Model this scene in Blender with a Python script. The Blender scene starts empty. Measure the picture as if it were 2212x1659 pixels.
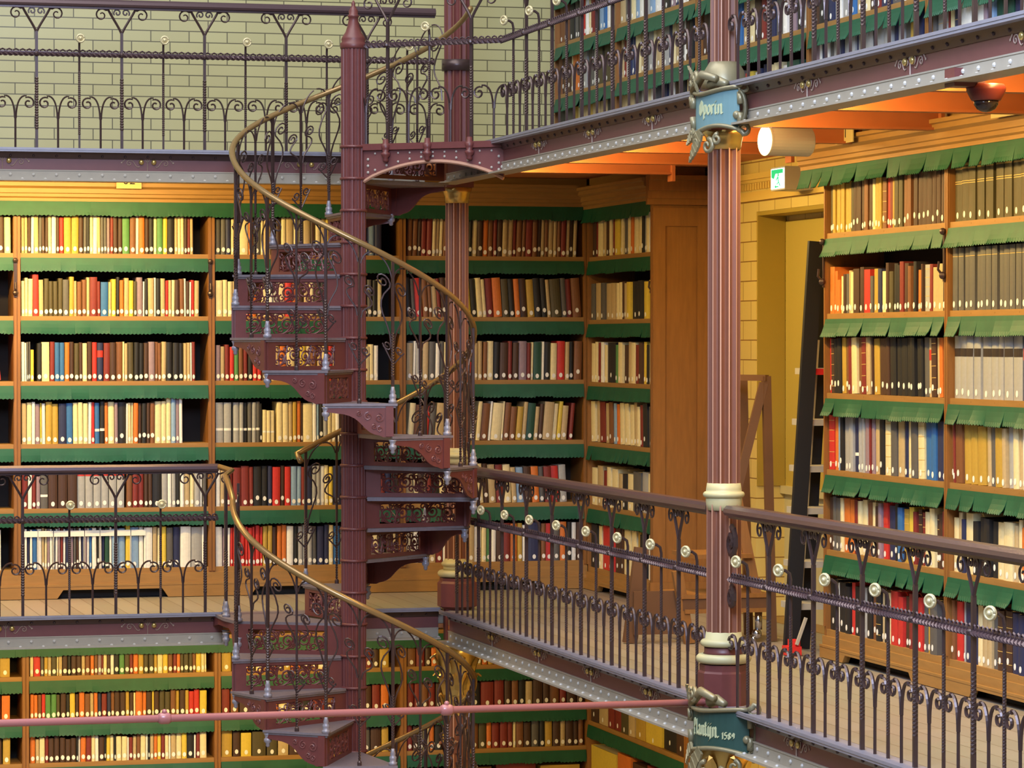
import bpy, math, random, re
from mathutils import Matrix, Vector
rnd = random.Random(7)
PI = math.pi
C = bpy.context.scene.collection
def rad(a): return math.radians(a)

# ------------------------------------------------------------------ materials
def srgb(r, g, b):
    f = lambda v: (v / 255 / 12.92) if v / 255 <= 0.04045 else ((v / 255 + 0.055) / 1.055) ** 2.4
    return (f(r), f(g), f(b), 1)
MATS = {}
def mat(name, col, rough=0.6, metal=0.0, noise=None, amt=0.18, emit=None, spec=0.5, stretch=(1, 1, 1), bump=0.0):
    if name in MATS: return MATS[name]
    m = bpy.data.materials.new(name); m.use_nodes = True
    nt = m.node_tree; b = nt.nodes['Principled BSDF']
    c = srgb(*col)
    b.inputs['Base Color'].default_value = c
    b.inputs['Roughness'].default_value = rough
    b.inputs['Metallic'].default_value = metal
    b.inputs['Specular IOR Level'].default_value = spec
    if noise:
        tc = nt.nodes.new('ShaderNodeTexCoord'); mp = nt.nodes.new('ShaderNodeMapping')
        mp.inputs['Scale'].default_value = stretch
        nz = nt.nodes.new('ShaderNodeTexNoise'); nz.inputs['Scale'].default_value = noise
        nz.inputs['Detail'].default_value = 4
        rp = nt.nodes.new('ShaderNodeMix'); rp.data_type = 'RGBA'
        rp.inputs[6].default_value = tuple(v * (1 - amt) for v in c[:3]) + (1,)
        rp.inputs[7].default_value = tuple(min(1, v * (1 + amt)) for v in c[:3]) + (1,)
        nt.links.new(tc.outputs['Object'], mp.inputs['Vector'])
        nt.links.new(mp.outputs['Vector'], nz.inputs['Vector'])
        nt.links.new(nz.outputs['Fac'], rp.inputs[0])
        nt.links.new(rp.outputs[2], b.inputs['Base Color'])
        if bump:
            bp = nt.nodes.new('ShaderNodeBump'); bp.inputs['Strength'].default_value = bump
            bp.inputs['Distance'].default_value = 0.003
            nt.links.new(nz.outputs['Fac'], bp.inputs['Height']); nt.links.new(bp.outputs['Normal'], b.inputs['Normal'])
    if emit:
        b.inputs['Emission Color'].default_value = srgb(*emit[0]); b.inputs['Emission Strength'].default_value = emit[1]
    MATS[name] = m
    return m
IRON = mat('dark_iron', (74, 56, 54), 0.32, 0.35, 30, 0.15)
MAROON = mat('maroon_iron', (108, 56, 53), 0.42, 0.0, 24, 0.16)
MAROON2 = mat('girder_paint', (116, 68, 66), 0.4, 0.0, 12, 0.12)
TREAD = mat('tread_iron', (128, 118, 124), 0.45, 0.2, 40, 0.2, bump=0.3)
GREYP = mat('grey_paint', (160, 150, 134), 0.45, 0.0, 15, 0.1)
FLANGE = mat('skylit_iron', (146, 142, 152), 0.36, 0.2, 15, 0.15)  # paler and bluer than the girder paint, skylight sheen put into the colour
GOLD = mat('gilt_line', (172, 146, 128), 0.5)
BRASS = mat('brass', (205, 175, 105), 0.28, 0.75)
HRAIL = mat('handrail_paint', (88, 68, 70), 0.26, 0.35)
RIV = mat('rivet_paint', (184, 178, 168), 0.4)
ROSE = mat('rosette_brass', (214, 200, 156), 0.4, 0.3)
CREAM = mat('cream_paint', (190, 180, 135), 0.45)
RAILW = mat('stair_rail_brass', (146, 116, 72), 0.22, 0.35)
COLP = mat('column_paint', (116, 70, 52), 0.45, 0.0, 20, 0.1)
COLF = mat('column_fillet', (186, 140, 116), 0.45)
WOOD = mat('oak', (142, 94, 44), 0.45, 0.0, 7, 0.28, stretch=(6, 6, 0.7))
WOODH = mat('oak_shelf', (156, 114, 58), 0.5, 0.0, 9, 0.22, stretch=(0.7, 6, 6))
WOODD = mat('oak_dark', (104, 68, 38), 0.6, 0.0, 7, 0.2)
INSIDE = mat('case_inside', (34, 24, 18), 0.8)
BLACK = mat('black', (14, 13, 13), 0.7)
BLACKP = mat('black_paint', (24, 24, 27), 0.5)
LEATH = mat('green_leather', (12, 80, 52), 0.55, 0.0, 14, 0.25, bump=0.2)
JOIST = mat('joist_paint', (176, 96, 50), 0.5, 0.0, 8, 0.1)
CEILM = mat('ceiling_boards', (196, 122, 66), 0.6, 0.0, 6, 0.1)
DOORM = mat('yellow_panel', (188, 164, 76), 0.5)
STONE = mat('pale_stone', (196, 184, 136), 0.6, 0, 8, 0.06)
TEAL = mat('plaque_teal', (40, 70, 62), 0.55, 0.0, 12, 0.2)
BRONZE = mat('plaque_bronze', (138, 128, 98), 0.38, 0.3, 18, 0.2)
LETTER = mat('plaque_letter', (186, 190, 150), 0.5)
STEEL = mat('chrome', (200, 200, 205), 0.15, 1.0)
LADW = mat('step_boards', (176, 166, 146), 0.6, 0, 20, 0.15)
REDP = mat('red_plastic', (214, 40, 36), 0.4)
PINK = mat('tie_rod_paint', (178, 112, 108), 0.24)
LAMPM = mat('lamp_shell', (178, 172, 158), 0.45)
GLOW = mat('lamp_face', (255, 250, 225), 0.5, emit=((255, 246, 214), 5.0))
SIGNW = mat('sign_white', (235, 255, 245), 0.5, emit=((235, 255, 245), 2.2))
SIGNG = mat('sign_green', (0, 170, 110), 0.5, emit=((0, 190, 125), 0.8))
WHITE = mat('paper_white', (238, 234, 222), 0.7)
PAGES = mat('page_edges', (226, 212, 176), 0.8)
SIGNC = mat('number_card', (196, 172, 110), 0.6)
GLASS = mat('dome_smoke', (40, 30, 30), 0.08)

def brick_mat(name, c1, c2, mortar, bw, bh, axis, ms=0.006):
    m = bpy.data.materials.new(name); m.use_nodes = True; nt = m.node_tree
    b = nt.nodes['Principled BSDF']; b.inputs['Roughness'].default_value = 0.35
    tc = nt.nodes.new('ShaderNodeTexCoord'); sp = nt.nodes.new('ShaderNodeSeparateXYZ'); cb = nt.nodes.new('ShaderNodeCombineXYZ')
    nt.links.new(tc.outputs['Object'], sp.inputs[0])
    nt.links.new(sp.outputs[axis], cb.inputs[0]); nt.links.new(sp.outputs['Z'], cb.inputs[1])
    br = nt.nodes.new('ShaderNodeTexBrick'); br.inputs['Scale'].default_value = 1
    br.inputs['Color1'].default_value = srgb(*c1); br.inputs['Color2'].default_value = srgb(*c2)
    br.inputs['Mortar'].default_value = srgb(*mortar)
    br.inputs['Brick Width'].default_value = bw; br.inputs['Row Height'].default_value = bh
    br.inputs['Mortar Size'].default_value = ms; br.inputs['Mortar Smooth'].default_value = 0.2
    nt.links.new(cb.outputs[0], br.inputs['Vector']); nt.links.new(br.outputs['Color'], b.inputs['Base Color'])
    MATS[name] = m
    return m
BRICK = brick_mat('glazed_brick', (192, 184, 132), (184, 176, 126), (98, 90, 62), 0.268, 0.0765, 'X', 0.004)
BRICKR = brick_mat('yellow_brick', (222, 196, 116), (214, 188, 108), (140, 104, 50), 0.3, 0.125, 'Y', 0.004)
def plank_mat():
    m = bpy.data.materials.new('floor_planks'); m.use_nodes = True; nt = m.node_tree
    b = nt.nodes['Principled BSDF']; b.inputs['Roughness'].default_value = 0.5
    tc = nt.nodes.new('ShaderNodeTexCoord')
    br = nt.nodes.new('ShaderNodeTexBrick'); br.inputs['Scale'].default_value = 1
    mp = nt.nodes.new('ShaderNodeMapping'); mp.inputs['Rotation'].default_value = (0, 0, rad(90))
    nt.links.new(tc.outputs['Object'], mp.inputs[0]); nt.links.new(mp.outputs[0], br.inputs['Vector'])
    br.inputs['Color1'].default_value = srgb(166, 154, 136); br.inputs['Color2'].default_value = srgb(152, 140, 122)
    br.inputs['Mortar'].default_value = srgb(120, 104, 82); br.inputs['Brick Width'].default_value = 3.4
    br.inputs['Row Height'].default_value = 0.14; br.inputs['Mortar Size'].default_value = 0.003
    nz = nt.nodes.new('ShaderNodeTexNoise'); nz.inputs['Scale'].default_value = 9
    mx = nt.nodes.new('ShaderNodeMix'); mx.data_type = 'RGBA'; mx.blend_type = 'MULTIPLY'; mx.inputs[0].default_value = 0.35
    nt.links.new(br.outputs['Color'], mx.inputs[6]); nt.links.new(nz.outputs['Color'], mx.inputs[7])
    nt.links.new(mx.outputs[2], b.inputs['Base Color'])
    return m
PLANK = plank_mat()

# ------------------------------------------------------------------ mesh builder
class MB:
    def __init__(s): s.v = []; s.f = []; s.m = []; s.mi = 0
    def add(s, vs, fs):
        n = len(s.v); s.v += [tuple(p) for p in vs]
        s.f += [tuple(i + n for i in f) for f in fs]; s.m += [s.mi] * len(fs)
        return s
    def box(s, x0, x1, y0, y1, z0, z1):
        return s.add([(x0,y0,z0),(x1,y0,z0),(x1,y1,z0),(x0,y1,z0),(x0,y0,z1),(x1,y0,z1),(x1,y1,z1),(x0,y1,z1)],
                     [(3,2,1,0),(4,5,6,7),(0,1,5,4),(1,2,6,5),(2,3,7,6),(3,0,4,7)])
    def beam(s, p, q, w, h, up=(0, 0, 1)):
        p, q = Vector(p), Vector(q); d = (q - p).normalized()
        u = Vector(up)
        a = d.cross(u)
        if a.length < 1e-4: a = d.cross(Vector((1, 0, 0)))
        a.normalize(); b = a.cross(d).normalized()
        a *= w / 2; b *= h / 2
        vs = [p-a-b, p+a-b, p+a+b, p-a+b, q-a-b, q+a-b, q+a+b, q-a+b]
        return s.add(vs, [(3,2,1,0),(4,5,6,7),(0,1,5,4),(1,2,6,5),(2,3,7,6),(3,0,4,7)])
    def tube(s, pts, r, n=6, ry=None, cap=True, ref=None, a0=0.0, twist=0.0):
        pts = [Vector(p) for p in pts]; N = len(pts)
        rs = r if isinstance(r, (list, tuple)) else [r] * N
        rings = []; prev = None
        for i, p in enumerate(pts):
            d = (pts[min(i + 1, N - 1)] - pts[max(i - 1, 0)])
            if d.length < 1e-9: d = Vector((0, 0, 1))
            d.normalize()
            if prev is None:
                u = Vector(ref) if ref else (Vector((0, 1, 0)) if abs(d.y) < 0.9 else Vector((1, 0, 0)))
            else: u = prev
            u = u - d * u.dot(d)
            if u.length < 1e-6: u = Vector((1, 0, 0)) - d * d.x
            u.normalize(); prev = u; w = d.cross(u)
            k = (ry / rs[i]) if ry else 1
            rings.append([p + (u * math.cos(a0 + twist * i + 2*PI*j/n) + w * k * math.sin(a0 + twist * i + 2*PI*j/n)) * rs[i] for j in range(n)])
        vs = [v for g in rings for v in g]; fs = []
        for i in range(N - 1):
            for j in range(n):
                fs.append((i*n+j, i*n+(j+1)%n, (i+1)*n+(j+1)%n, (i+1)*n+j))
        if cap: fs += [tuple(range(n))[::-1], tuple(range((N-1)*n, N*n))]
        return s.add(vs, fs)
    def lathe(s, prof, n=16, c=(0, 0, 0), flute=0, depth=0.0, cap=True, a0=0.0):
        cx, cy, cz = c; vs = []; fs = []; N = len(prof)
        for r, z in prof:
            for j in range(n):
                a = a0 + 2*PI*j/n
                rr = r
                vs.append((cx + rr*math.cos(a), cy + rr*math.sin(a), cz + z))
        for i in range(N - 1):
            for j in range(n):
                fs.append((i*n+j, i*n+(j+1)%n, (i+1)*n+(j+1)%n, (i+1)*n+j))
        if cap: fs += [tuple(range(n))[::-1], tuple(range((N-1)*n, N*n))]
        return s.add(vs, fs)
    def prism(s, poly, fn, t0, t1):
        """poly: 2d points; fn(a,b,t) -> 3d"""
        n = len(poly)
        vs = [fn(a, b, t0) for a, b in poly] + [fn(a, b, t1) for a, b in poly]
        fs = [tuple(range(n))[::-1], tuple(range(n, 2*n))] + [(i, (i+1)%n, n+(i+1)%n, n+i) for i in range(n)]
        return s.add(vs, fs)
    def ball(s, c, r, n=8, m=5, sx=1, sy=1, sz=1):
        vs = []; fs = []
        for i in range(m + 1):
            t = PI * i / m
            for j in range(n):
                a = 2*PI*j/n
                vs.append((c[0]+sx*r*math.sin(t)*math.cos(a), c[1]+sy*r*math.sin(t)*math.sin(a), c[2]+sz*r*math.cos(t)))
        for i in range(m):
            for j in range(n):
                fs.append((i*n+j, (i+1)*n+j, (i+1)*n+(j+1)%n, i*n+(j+1)%n))
        return s.add(vs, fs)
    def mesh(s, name, mats, smooth=False):
        me = bpy.data.meshes.new(name); me.from_pydata(s.v, [], s.f)
        mats = mats if isinstance(mats, (list, tuple)) else [mats]
        for m in mats: me.materials.append(m)
        if len(mats) > 1: me.polygons.foreach_set('material_index', s.m)
        if smooth: me.polygons.foreach_set('use_smooth', [True] * len(me.polygons))
        me.update(); return me
def put(name, me, parent=None, loc=None, rot=None, scale=None, mw=None):
    o = bpy.data.objects.new(name, me); C.objects.link(o)
    if parent: o.parent = parent
    if mw is not None: o.matrix_world = mw if not parent else o.matrix_world
    if mw is not None and parent: o.matrix_local = mw
    if loc is not None: o.location = loc
    if rot is not None: o.rotation_euler = rot
    if scale is not None: o.scale = scale
    return o
def obj(name, mb, mats, parent=None, smooth=False, **k): return put(name, mb.mesh(name, mats, smooth), parent, **k)
def tag(o, label, cat, group=None, kind=None):
    o['label'] = label; o['category'] = cat
    if group: o['group'] = group
    if kind: o['kind'] = kind
    return o
def thing(name, label, cat, loc=(0, 0, 0), rz=0.0, group=None, kind=None):
    o = bpy.data.objects.new(name, None); C.objects.link(o); o.location = loc; o.rotation_euler = (0, 0, rz)
    o.empty_display_size = 0.1
    return tag(o, label, cat, group, kind)
def struct(o):
    o['kind'] = 'structure'; return o

def spiral(cx, cz, r0, turns, a0, dirn=1, n=14, r1=0.006):
    """points from outer to centre, in (x,z)"""
    out = []
    for i in range(n + 1):
        t = i / n; r = r0 + (r1 - r0) * t; a = a0 + dirn * 2 * PI * turns * t
        out.append((cx + r * math.cos(a), cz + r * math.sin(a)))
    return out
def xz(pts, y=0.0): return [(a, y, b) for a, b in pts]
def bez(p0, p1, p2, p3, n=8):
    o = []
    for i in range(n + 1):
        t = i / n; u = 1 - t
        o.append(tuple(u**3*a + 3*u*u*t*b + 3*u*t*t*c + t**3*d for a, b, c, d in zip(p0, p1, p2, p3)))
    return o

# ------------------------------------------------------------------ camera model (same numbers as the camera object)
F = 7000.0; YAW = rad(14.85); PIT = rad(0.733); CAMZ = 1.735
sy_, cy_ = math.sin(YAW), math.cos(YAW); sp_, cp_ = math.sin(PIT), math.cos(PIT)
RV = Vector((cy_, -sy_, 0)); FV = Vector((sy_*cp_, cy_*cp_, -sp_)); UV = Vector((sy_*sp_, cy_*sp_, cp_))
def proj(p):
    q = Vector(p) - Vector((0, 0, CAMZ)); z = q.dot(FV)
    return (1106 + F * q.dot(RV) / z, 829.5 - F * q.dot(UV) / z, z)
cd = bpy.data.cameras.new('camera'); cam = bpy.data.objects.new('camera', cd); C.objects.link(cam)
cd.sensor_width = 36; cd.sensor_fit = 'HORIZONTAL'; cd.lens = 36 * F / 2212
cd.clip_start = 0.5; cd.clip_end = 100
cam.location = (0, 0, CAMZ); cam.rotation_euler = (rad(90) - PIT, 0, -YAW)
bpy.context.scene.camera = cam

XR = 4.97; YB = 20.56; H2 = 2.95; YC = 14.79      # rail planes, upper floor, near column

# ------------------------------------------------------------------ setting
def sbox(name, m, *b, mats=None):
    mb = MB(); mb.box(*b); return struct(obj(name, mb, m))
sbox('wall_back', BRICK, -2.5, 7.2, 22.42, 22.6, -3.2, 6.4)
mb = MB()
mb.box(6.74, 7.1, 19.4, 22.42, -3.2, 6.4)                     # pier behind the return bay
mb.box(6.74, 7.1, 6.0, 17.3, -3.2, 6.4)
mb.box(6.74, 7.1, 17.3, 19.4, 2.56, 6.4); mb.box(6.94, 7.1, 17.3, 19.4, 2.4, 2.6); mb.box(6.74, 7.1, 17.3, 19.4, -3.2, 0.0)
struct(obj('wall_right', mb, BRICKR))
mb = MB(); mb.box(6.93, 7.1, 17.3, 19.4, 0.0, 0.8)
mb.mi = 0; mb.box(6.9, 7.1, 17.3, 19.4, 0.78, 0.83)
struct(obj('wall_niche', mb, STONE))
mb = MB(); mb.box(6.93, 7.05, 17.32, 19.38, 0.83, 2.5)
d = struct(obj('door_1', mb, DOORM))
mb = MB(); mb.box(6.92, 6.935, 17.34, 19.36, 0.0, 0.012)
mb2 = MB(); mb2.box(6.745, 6.93, 19.385, 19.4, 0.83, 2.56); mb2.box(6.745, 6.93, 17.3, 19.385, 2.535, 2.56)
struct(obj('trim_1', mb2, mat('reveal_paint', (164, 138, 52), 0.5)))
mb = MB()                                                     # moulded frieze over the niche
for z0, z1, x in ((2.63, 2.66, 6.72), (2.66, 2.69, 6.735), (2.745, 2.765, 6.73), (2.765, 2.80, 6.71)):
    mb.box(x, 6.745, 17.1, 20.1, z0, z1)
for i in range(60):
    y = 17.15 + i * 0.049; mb.box(6.725, 6.745, y, y + 0.03, 2.70, 2.74)
struct(obj('trim_2', mb, mat('frieze_paint', (222, 186, 96), 0.5)))
# middle gallery floor, upper gallery floor, ceilings
mb = MB(); mb.box(-2.5, 7.0, YB + 0.02, 22.42, -0.1, -0.004); mb.box(XR + 0.02, 7.0, 6.0, YB + 0.02, -0.1, -0.004)
struct(obj('floor', mb, PLANK))
mb = MB(); mb.box(-2.5, 7.0, YB + 0.02, 22.42, H2 - 0.03, H2 - 0.004); mb.box(XR + 0.02, 7.0, 6.0, YB + 0.02, H2 - 0.03, H2 - 0.004)
struct(obj('floor_upper', mb, PLANK))
mb = MB(); mb.box(-2.5, 7.0, YB + 0.02, 22.42, H2 - 0.06, H2 - 0.032); mb.box(XR + 0.02, 7.0, 6.0, YB + 0.02, H2 - 0.06, H2 - 0.032)
struct(obj('ceiling_upper', mb, CEILM))
mb = MB(); mb.box(-2.5, 7.0, YB + 0.02, 22.42, -0.13, -0.102); mb.box(XR + 0.02, 7.0, 6.0, YB + 0.02, -0.13, -0.102)
struct(obj('ceiling', mb, CEILM))
sbox('floor_lower', PLANK, -2.5, 7.1, 6.0, 22.42, -3.3, -3.2)

# orange joists under the upper gallery, running from the girder to the bookcases
def joist_mb():
    m = MB(); m.box(0, 1.17, -0.012, 0.012, -0.085, 0); m.box(0, 1.17, -0.04, 0.04, -0.097, -0.085)
    return m
jm = joist_mb().mesh('ceiling_joist', JOIST)
JY = [12.75, 13.92, 15.1, 16.24, 17.3, 18.4, 19.5]
ordn = ['first', 'second', 'third', 'fourth', 'fifth', 'sixth', 'seventh']
for i, y in enumerate(JY[::-1]):
    o = thing('ceiling_joist', f'orange painted ceiling joist under the upper gallery, {ordn[i]} from the corner column', 'joist', (XR + 0.06, y, H2 - 0.06), group='orange joists under the upper gallery')
    put('joist_web', jm, o)
    e = MB(); e.box(1.17, 1.19, -0.05, 0.05, -0.14, 0.0)
    obj('end_plate', e, JOIST, o)

# ------------------------------------------------------------------ girders
def ornament_mb():
    m = MB(); y = -0.004
    def st(pts, w=0.005): m.tube(xz(pts, y), w * 0.75, 4, ry=0.0025)
    st([(0, -0.085), (0, 0.06)], 0.005)
    m.prism([(-0.022, -0.088), (0.022, -0.088), (0.006, -0.06), (-0.006, -0.06)], lambda a, b, t: (a, t, b), y - 0.002, y + 0.004)
    m.ball((0, y, 0.066), 0.008, 6, 4, sy=0.4)
    for s in (-1, 1):
        st([(s * a, b) for a, b in spiral(0.035, 0.0, 0.03, 1.2, PI, -1)], 0.0035)
        st([(s * a, b) for a, b in bez((0.05, -0.028), (0.075, -0.05), (0.085, 0.02), (0.11, 0.01))], 0.0035)
        st([(s * a, b) for a, b in spiral(0.115, -0.008, 0.02, 1.1, PI / 2, -1, 9, 0.004)], 0.003)
        st([(s * a, b) for a, b in bez((0.06, 0.025), (0.09, 0.05), (0.12, 0.045), (0.16, 0.0))], 0.003)
        m.ball((s * 0.165, y, -0.004), 0.006, 6, 4, sy=0.4)
    return m
ORN = ornament_mb().mesh('scroll_ornament', GOLD)
bm_ = MB(); bm_.ball((0, 0, 0), 0.017, 10, 6, sy=0.7); BOLT = bm_.mesh('bolt_head', BRASS, True)
def girder(label, p0, p1, z, orns, step=0.148, group='riveted girders edging the galleries', light=True):
    """local x along the girder, local -y to the void"""
    p0, p1 = Vector(p0), Vector(p1); d = p1 - p0; L = d.length
    o = thing('iron_girder', label, 'girder', (p0.x, p0.y, z), math.atan2(d.y, d.x), group)
    m = MB(); m.box(0, L, -0.006, 0.02, -0.19, -0.012); obj('web', m, MAROON2, o)
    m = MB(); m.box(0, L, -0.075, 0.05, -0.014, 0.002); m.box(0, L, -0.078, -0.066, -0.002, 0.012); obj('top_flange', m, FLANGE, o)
    m = MB(); m.box(0, L, -0.014, -0.005, -0.185, -0.125); m.box(0, L, -0.017, -0.005, -0.131, -0.124)
    m.box(0, L, -0.085, 0.05, -0.196, -0.185); n = int(L / step); ta = MB()
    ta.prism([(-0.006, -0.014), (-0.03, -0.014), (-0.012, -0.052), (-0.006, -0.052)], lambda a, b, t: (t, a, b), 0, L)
    m.mi = 1
    for i in range(n):
        x = (i + 0.5) * L / n
        m.ball((x, -0.015, -0.155), 0.011, 7, 4, sy=0.8); m.ball((x + step / 2, -0.052, -0.184), 0.011, 7, 4, sz=0.8)
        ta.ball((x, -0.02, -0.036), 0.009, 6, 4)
    obj('bottom_angle', m, [GREYP, RIV], o); obj('top_angle', ta, IRON, o)  # dark iron on the top angle paints in the shadow below the flange
    for x in orns:
        q = put('scroll_ornament', ORN, o, (x, -0.006, -0.068))
        for s in (-1, 1): put('bolt_head', BOLT, q, (s * 0.04, -0.012, 0))
    return o
girder('maroon upper girder with rivets along the back gallery beneath the green brick wall', (-0.5, YB, 0), (4.86, YB, 0), H2, [1.7, 2.631, 3.548, 4.57], 0.142)
girder('maroon middle girder along the back gallery, ending at the spiral stair', (-0.5, YB, 0), (3.53, YB, 0), 0, [1.7, 2.645, 3.545], 0.142)
girder('short dark girder behind the spiral stair beside the corner pedestal', (4.3, YB, 0), (4.95, YB, 0), 0, [])
girder('upper girder from the arched landing to the column with the pale blue plaque', (XR, 20.35, 0), (XR, 14.95, 0), H2, [20.35 - v for v in (19.2, 18.1, 17.0, 15.9)])
girder('upper girder carrying the dome camera above the tall bookcases', (XR, 14.62, 0), (XR, 9.6, 0), H2, [14.62 - v for v in (13.59, 12.37, 11.2)])
girder('middle girder descending from the corner pedestal to the column plaque', (XR, 20.3, 0), (XR, 14.95, 0), 0, [20.3 - v for v in (19.18, 18.1, 17.02, 15.94)])
girder('middle girder below the railing in front of the tall bookcase', (XR, 14.62, 0), (XR, 9.6, 0), 0, [14.62 - v for v in (13.72, 12.6, 11.5)])

# ------------------------------------------------------------------ railings
def twisted(m, x, z0, z1, r, turns, y=0.0):
    n = max(8, int(turns * 8))
    m.tube([(x, y, z0 + (z1 - z0) * i / n) for i in range(n + 1)], r, 4, ref=(1, 0, 0), twist=2 * PI * turns / n, a0=PI / 4)
def forked_mb():
    m = MB(); r = 0.0125
    m.tube([(0, 0, 0), (0, 0, 0.13)], r, 4, ref=(1, 0, 0), a0=PI / 4)
    twisted(m, 0, 0.13, 0.46, r, 5)
    m.tube([(0, 0, 0.46), (0, 0, 0.75)], r, 4, ref=(1, 0, 0), a0=PI / 4)
    m.ball((0, -0.016, 0.607), 0.016, 8, 5)
    for s in (-1, 1):
        arm = bez((0, 0.74), (s * 0.012, 0.78), (s * 0.05, 0.83), (s * 0.085, 0.895))
        sp = spiral(s * 0.128, 0.862, 0.042, 1.25, PI / 2 + s * 0.75, -s, 18, 0.01)
        m.tube(xz(arm + sp), [0.0085] * 9 + [0.006 - 0.0015 * i / 18 for i in range(19)], 6)
        m.tube(xz(spiral(s * 0.026, 0.877, 0.026, 1.2, PI / 2 - s * 2.2, s, 12)), 0.0055, 5)
    m.tube([(-0.05, 0, 0.906), (0.05, 0, 0.906)], 0.007, 5)
    return m
def rosette_mb():
    m = MB(); r = 0.0085
    m.tube([(0, 0, 0), (0, 0, 0.1)], r, 4, ref=(1, 0, 0), a0=PI / 4); twisted(m, 0, 0.1, 0.5, r, 8)
    m.tube([(0, 0, 0.5), (0, 0, 0.66), (0, -0.006, 0.69), (0, -0.025, 0.704), (0, -0.055, 0.706)], r * 0.9, 6)
    return m
def scrollbar_mb(q):
    m = MB()
    m.tube([(0, 0, 0), (0, 0, 0.24)], 0.0075, 6)
    for s in (-1, 1):
        a = bez((s * 0.004, 0.2), (s * 0.006, 0.285), (s * q * 0.18, 0.345), (s * q * 0.52, 0.342), 9)
        cx = s * (q - 0.05)
        b = spiral(cx, 0.296, 0.039, 1.2, PI / 2 + s * 0.5, -s, 18, 0.01)
        m.tube(xz(a + b), 0.006, 5, ry=0.0085, ref=(0, 0, 1))
    return m
def rosette_disc():
    m = MB()
    m.tube([(0, 0.004, 0), (0, -0.004, 0)], 0.03, 14)
    m.tube([(0.024 * math.cos(a * PI / 8), -0.005, 0.024 * math.sin(a * PI / 8)) for a in range(17)], 0.0055, 5)
    m.ball((0, -0.006, 0), 0.011, 8, 5)
    return m.mesh('rosette', ROSE, True)
FORK = forked_mb().mesh('forked_baluster', IRON); ROSB = rosette_mb().mesh('rosette_baluster', IRON)
SCR = {}
for q in (0.148, 0.133): SCR[q] = scrollbar_mb(q).mesh('scroll_baluster', IRON)
DISC = rosette_disc()
def handrail_mb(L, m=None, x0=0.0):
    m = MB(); prof = [(-0.036, 0.912), (0.036, 0.912), (0.043, 0.926), (0.04, 0.944), (0.026, 0.958), (-0.026, 0.958), (-0.04, 0.944), (-0.043, 0.926)]
    m.prism(prof, lambda a, b, t: (t, a, b), 0, L); m.box(0, L, -0.016, 0.016, 0.898, 0.914)
    return m
def midrail_mb(L, z=0.605):
    m = MB(); n = int(L / 0.05)
    n *= 3; m.tube([(L * i / n, -0.01, z) for i in range(n + 1)], 0.0145, 4, ref=(0, 0, 1), twist=0.8)
    k = int(L / 0.042)
    for i in range(k):
        x = (i + 0.5) * L / k
        m.tube([(x + 0.018 * math.cos(a), 0.0, z + 0.012 + 0.02 * math.sin(a)) for a in (0, PI/4, PI/2, 3*PI/4, PI)], 0.005, 4)
    m.box(0, L, -0.004, 0.004, z - 0.004, z + 0.02)
    return m
def railing(label, p0, p1, z, forks, q, ends=(0, 0), hand=True):
    p0, p1 = Vector(p0), Vector(p1); d = p1 - p0; L = d.length
    o = thing('gallery_railing', label, 'railing', (p0.x, p0.y, z), math.atan2(d.y, d.x), 'wrought iron gallery railings')
    if hand: obj('handrail', handrail_mb(L), HRAIL, o)
    obj('mid_rail', midrail_mb(L), HRAIL, o)
    xs = sorted(forks); S = 2 * 2 * q
    for x in xs: put('forked_baluster', FORK, o, (x, 0, 0))
    mids = [(a + b) / 2 for a, b in zip(xs, xs[1:])]
    if xs and xs[0] - S / 2 > 0.01: mids.insert(0, xs[0] - S / 2)
    if xs and xs[-1] + S / 2 < L - 0.01: mids.append(xs[-1] + S / 2)
    for x in mids:
        b = put('rosette_baluster', ROSB, o, (x, 0, 0)); put('rosette', DISC, b, (0, -0.058, 0.706), (0, 0, 0.5 if abs(d.y) > 1 else 0))
    al = sorted(xs + mids)
    qs = [(a + b) / 2 for a, b in zip(al, al[1:])]
    if al and al[0] - q > 0: qs.insert(0, al[0] - q)
    if al and al[-1] + q < L: qs.append(al[-1] + q)
    for x in qs: put('scroll_baluster', SCR[min(SCR, key=lambda v: abs(v - q))], o, (x, 0, 0))
    return o
railing('wrought iron railing on the upper back gallery before the green brick wall', (0.6, YB, 0), (4.93, YB, 0), H2, [v - 0.6 for v in (1.28, 1.813, 2.347, 2.886, 3.417, 3.947, 4.48)], 0.133)
railing('wrought iron railing on the middle back gallery, ending at the spiral stair', (0.6, YB, 0), (3.5, YB, 0), 0, [v - 0.6 for v in (1.09, 1.67, 2.254, 2.843, 3.417)], 0.148)
farY = [19.558, 18.981, 18.414, 17.851, 17.253, 16.656, 16.061, 15.483]
nearY = [14.125, 13.53, 12.93, 12.331, 11.728, 11.13, 10.53]
railing('wrought iron railing from the corner pedestal to the column of the middle gallery', (XR, 20.25, 0), (XR, 14.93, 0), 0, [20.25 - v for v in farY + [20.12]], 0.148)
railing('wrought iron railing in front of the tall bookcase beyond the middle column', (XR, 14.66, 0), (XR, 9.8, 0), 0, [14.66 - v for v in nearY], 0.148)
railing('upper gallery railing between the landing and the column with blue plaque', (XR, 18.97, 0), (XR, 14.9, 0), H2, [18.97 - v for v in (18.415, 17.85, 17.24, 16.645, 16.044, 15.45)], 0.148)
railing('upper gallery railing beyond the column above the dome camera', (XR, 14.66, 0), (XR, 9.8, 0), H2, [14.66 - v for v in nearY], 0.148)

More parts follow.
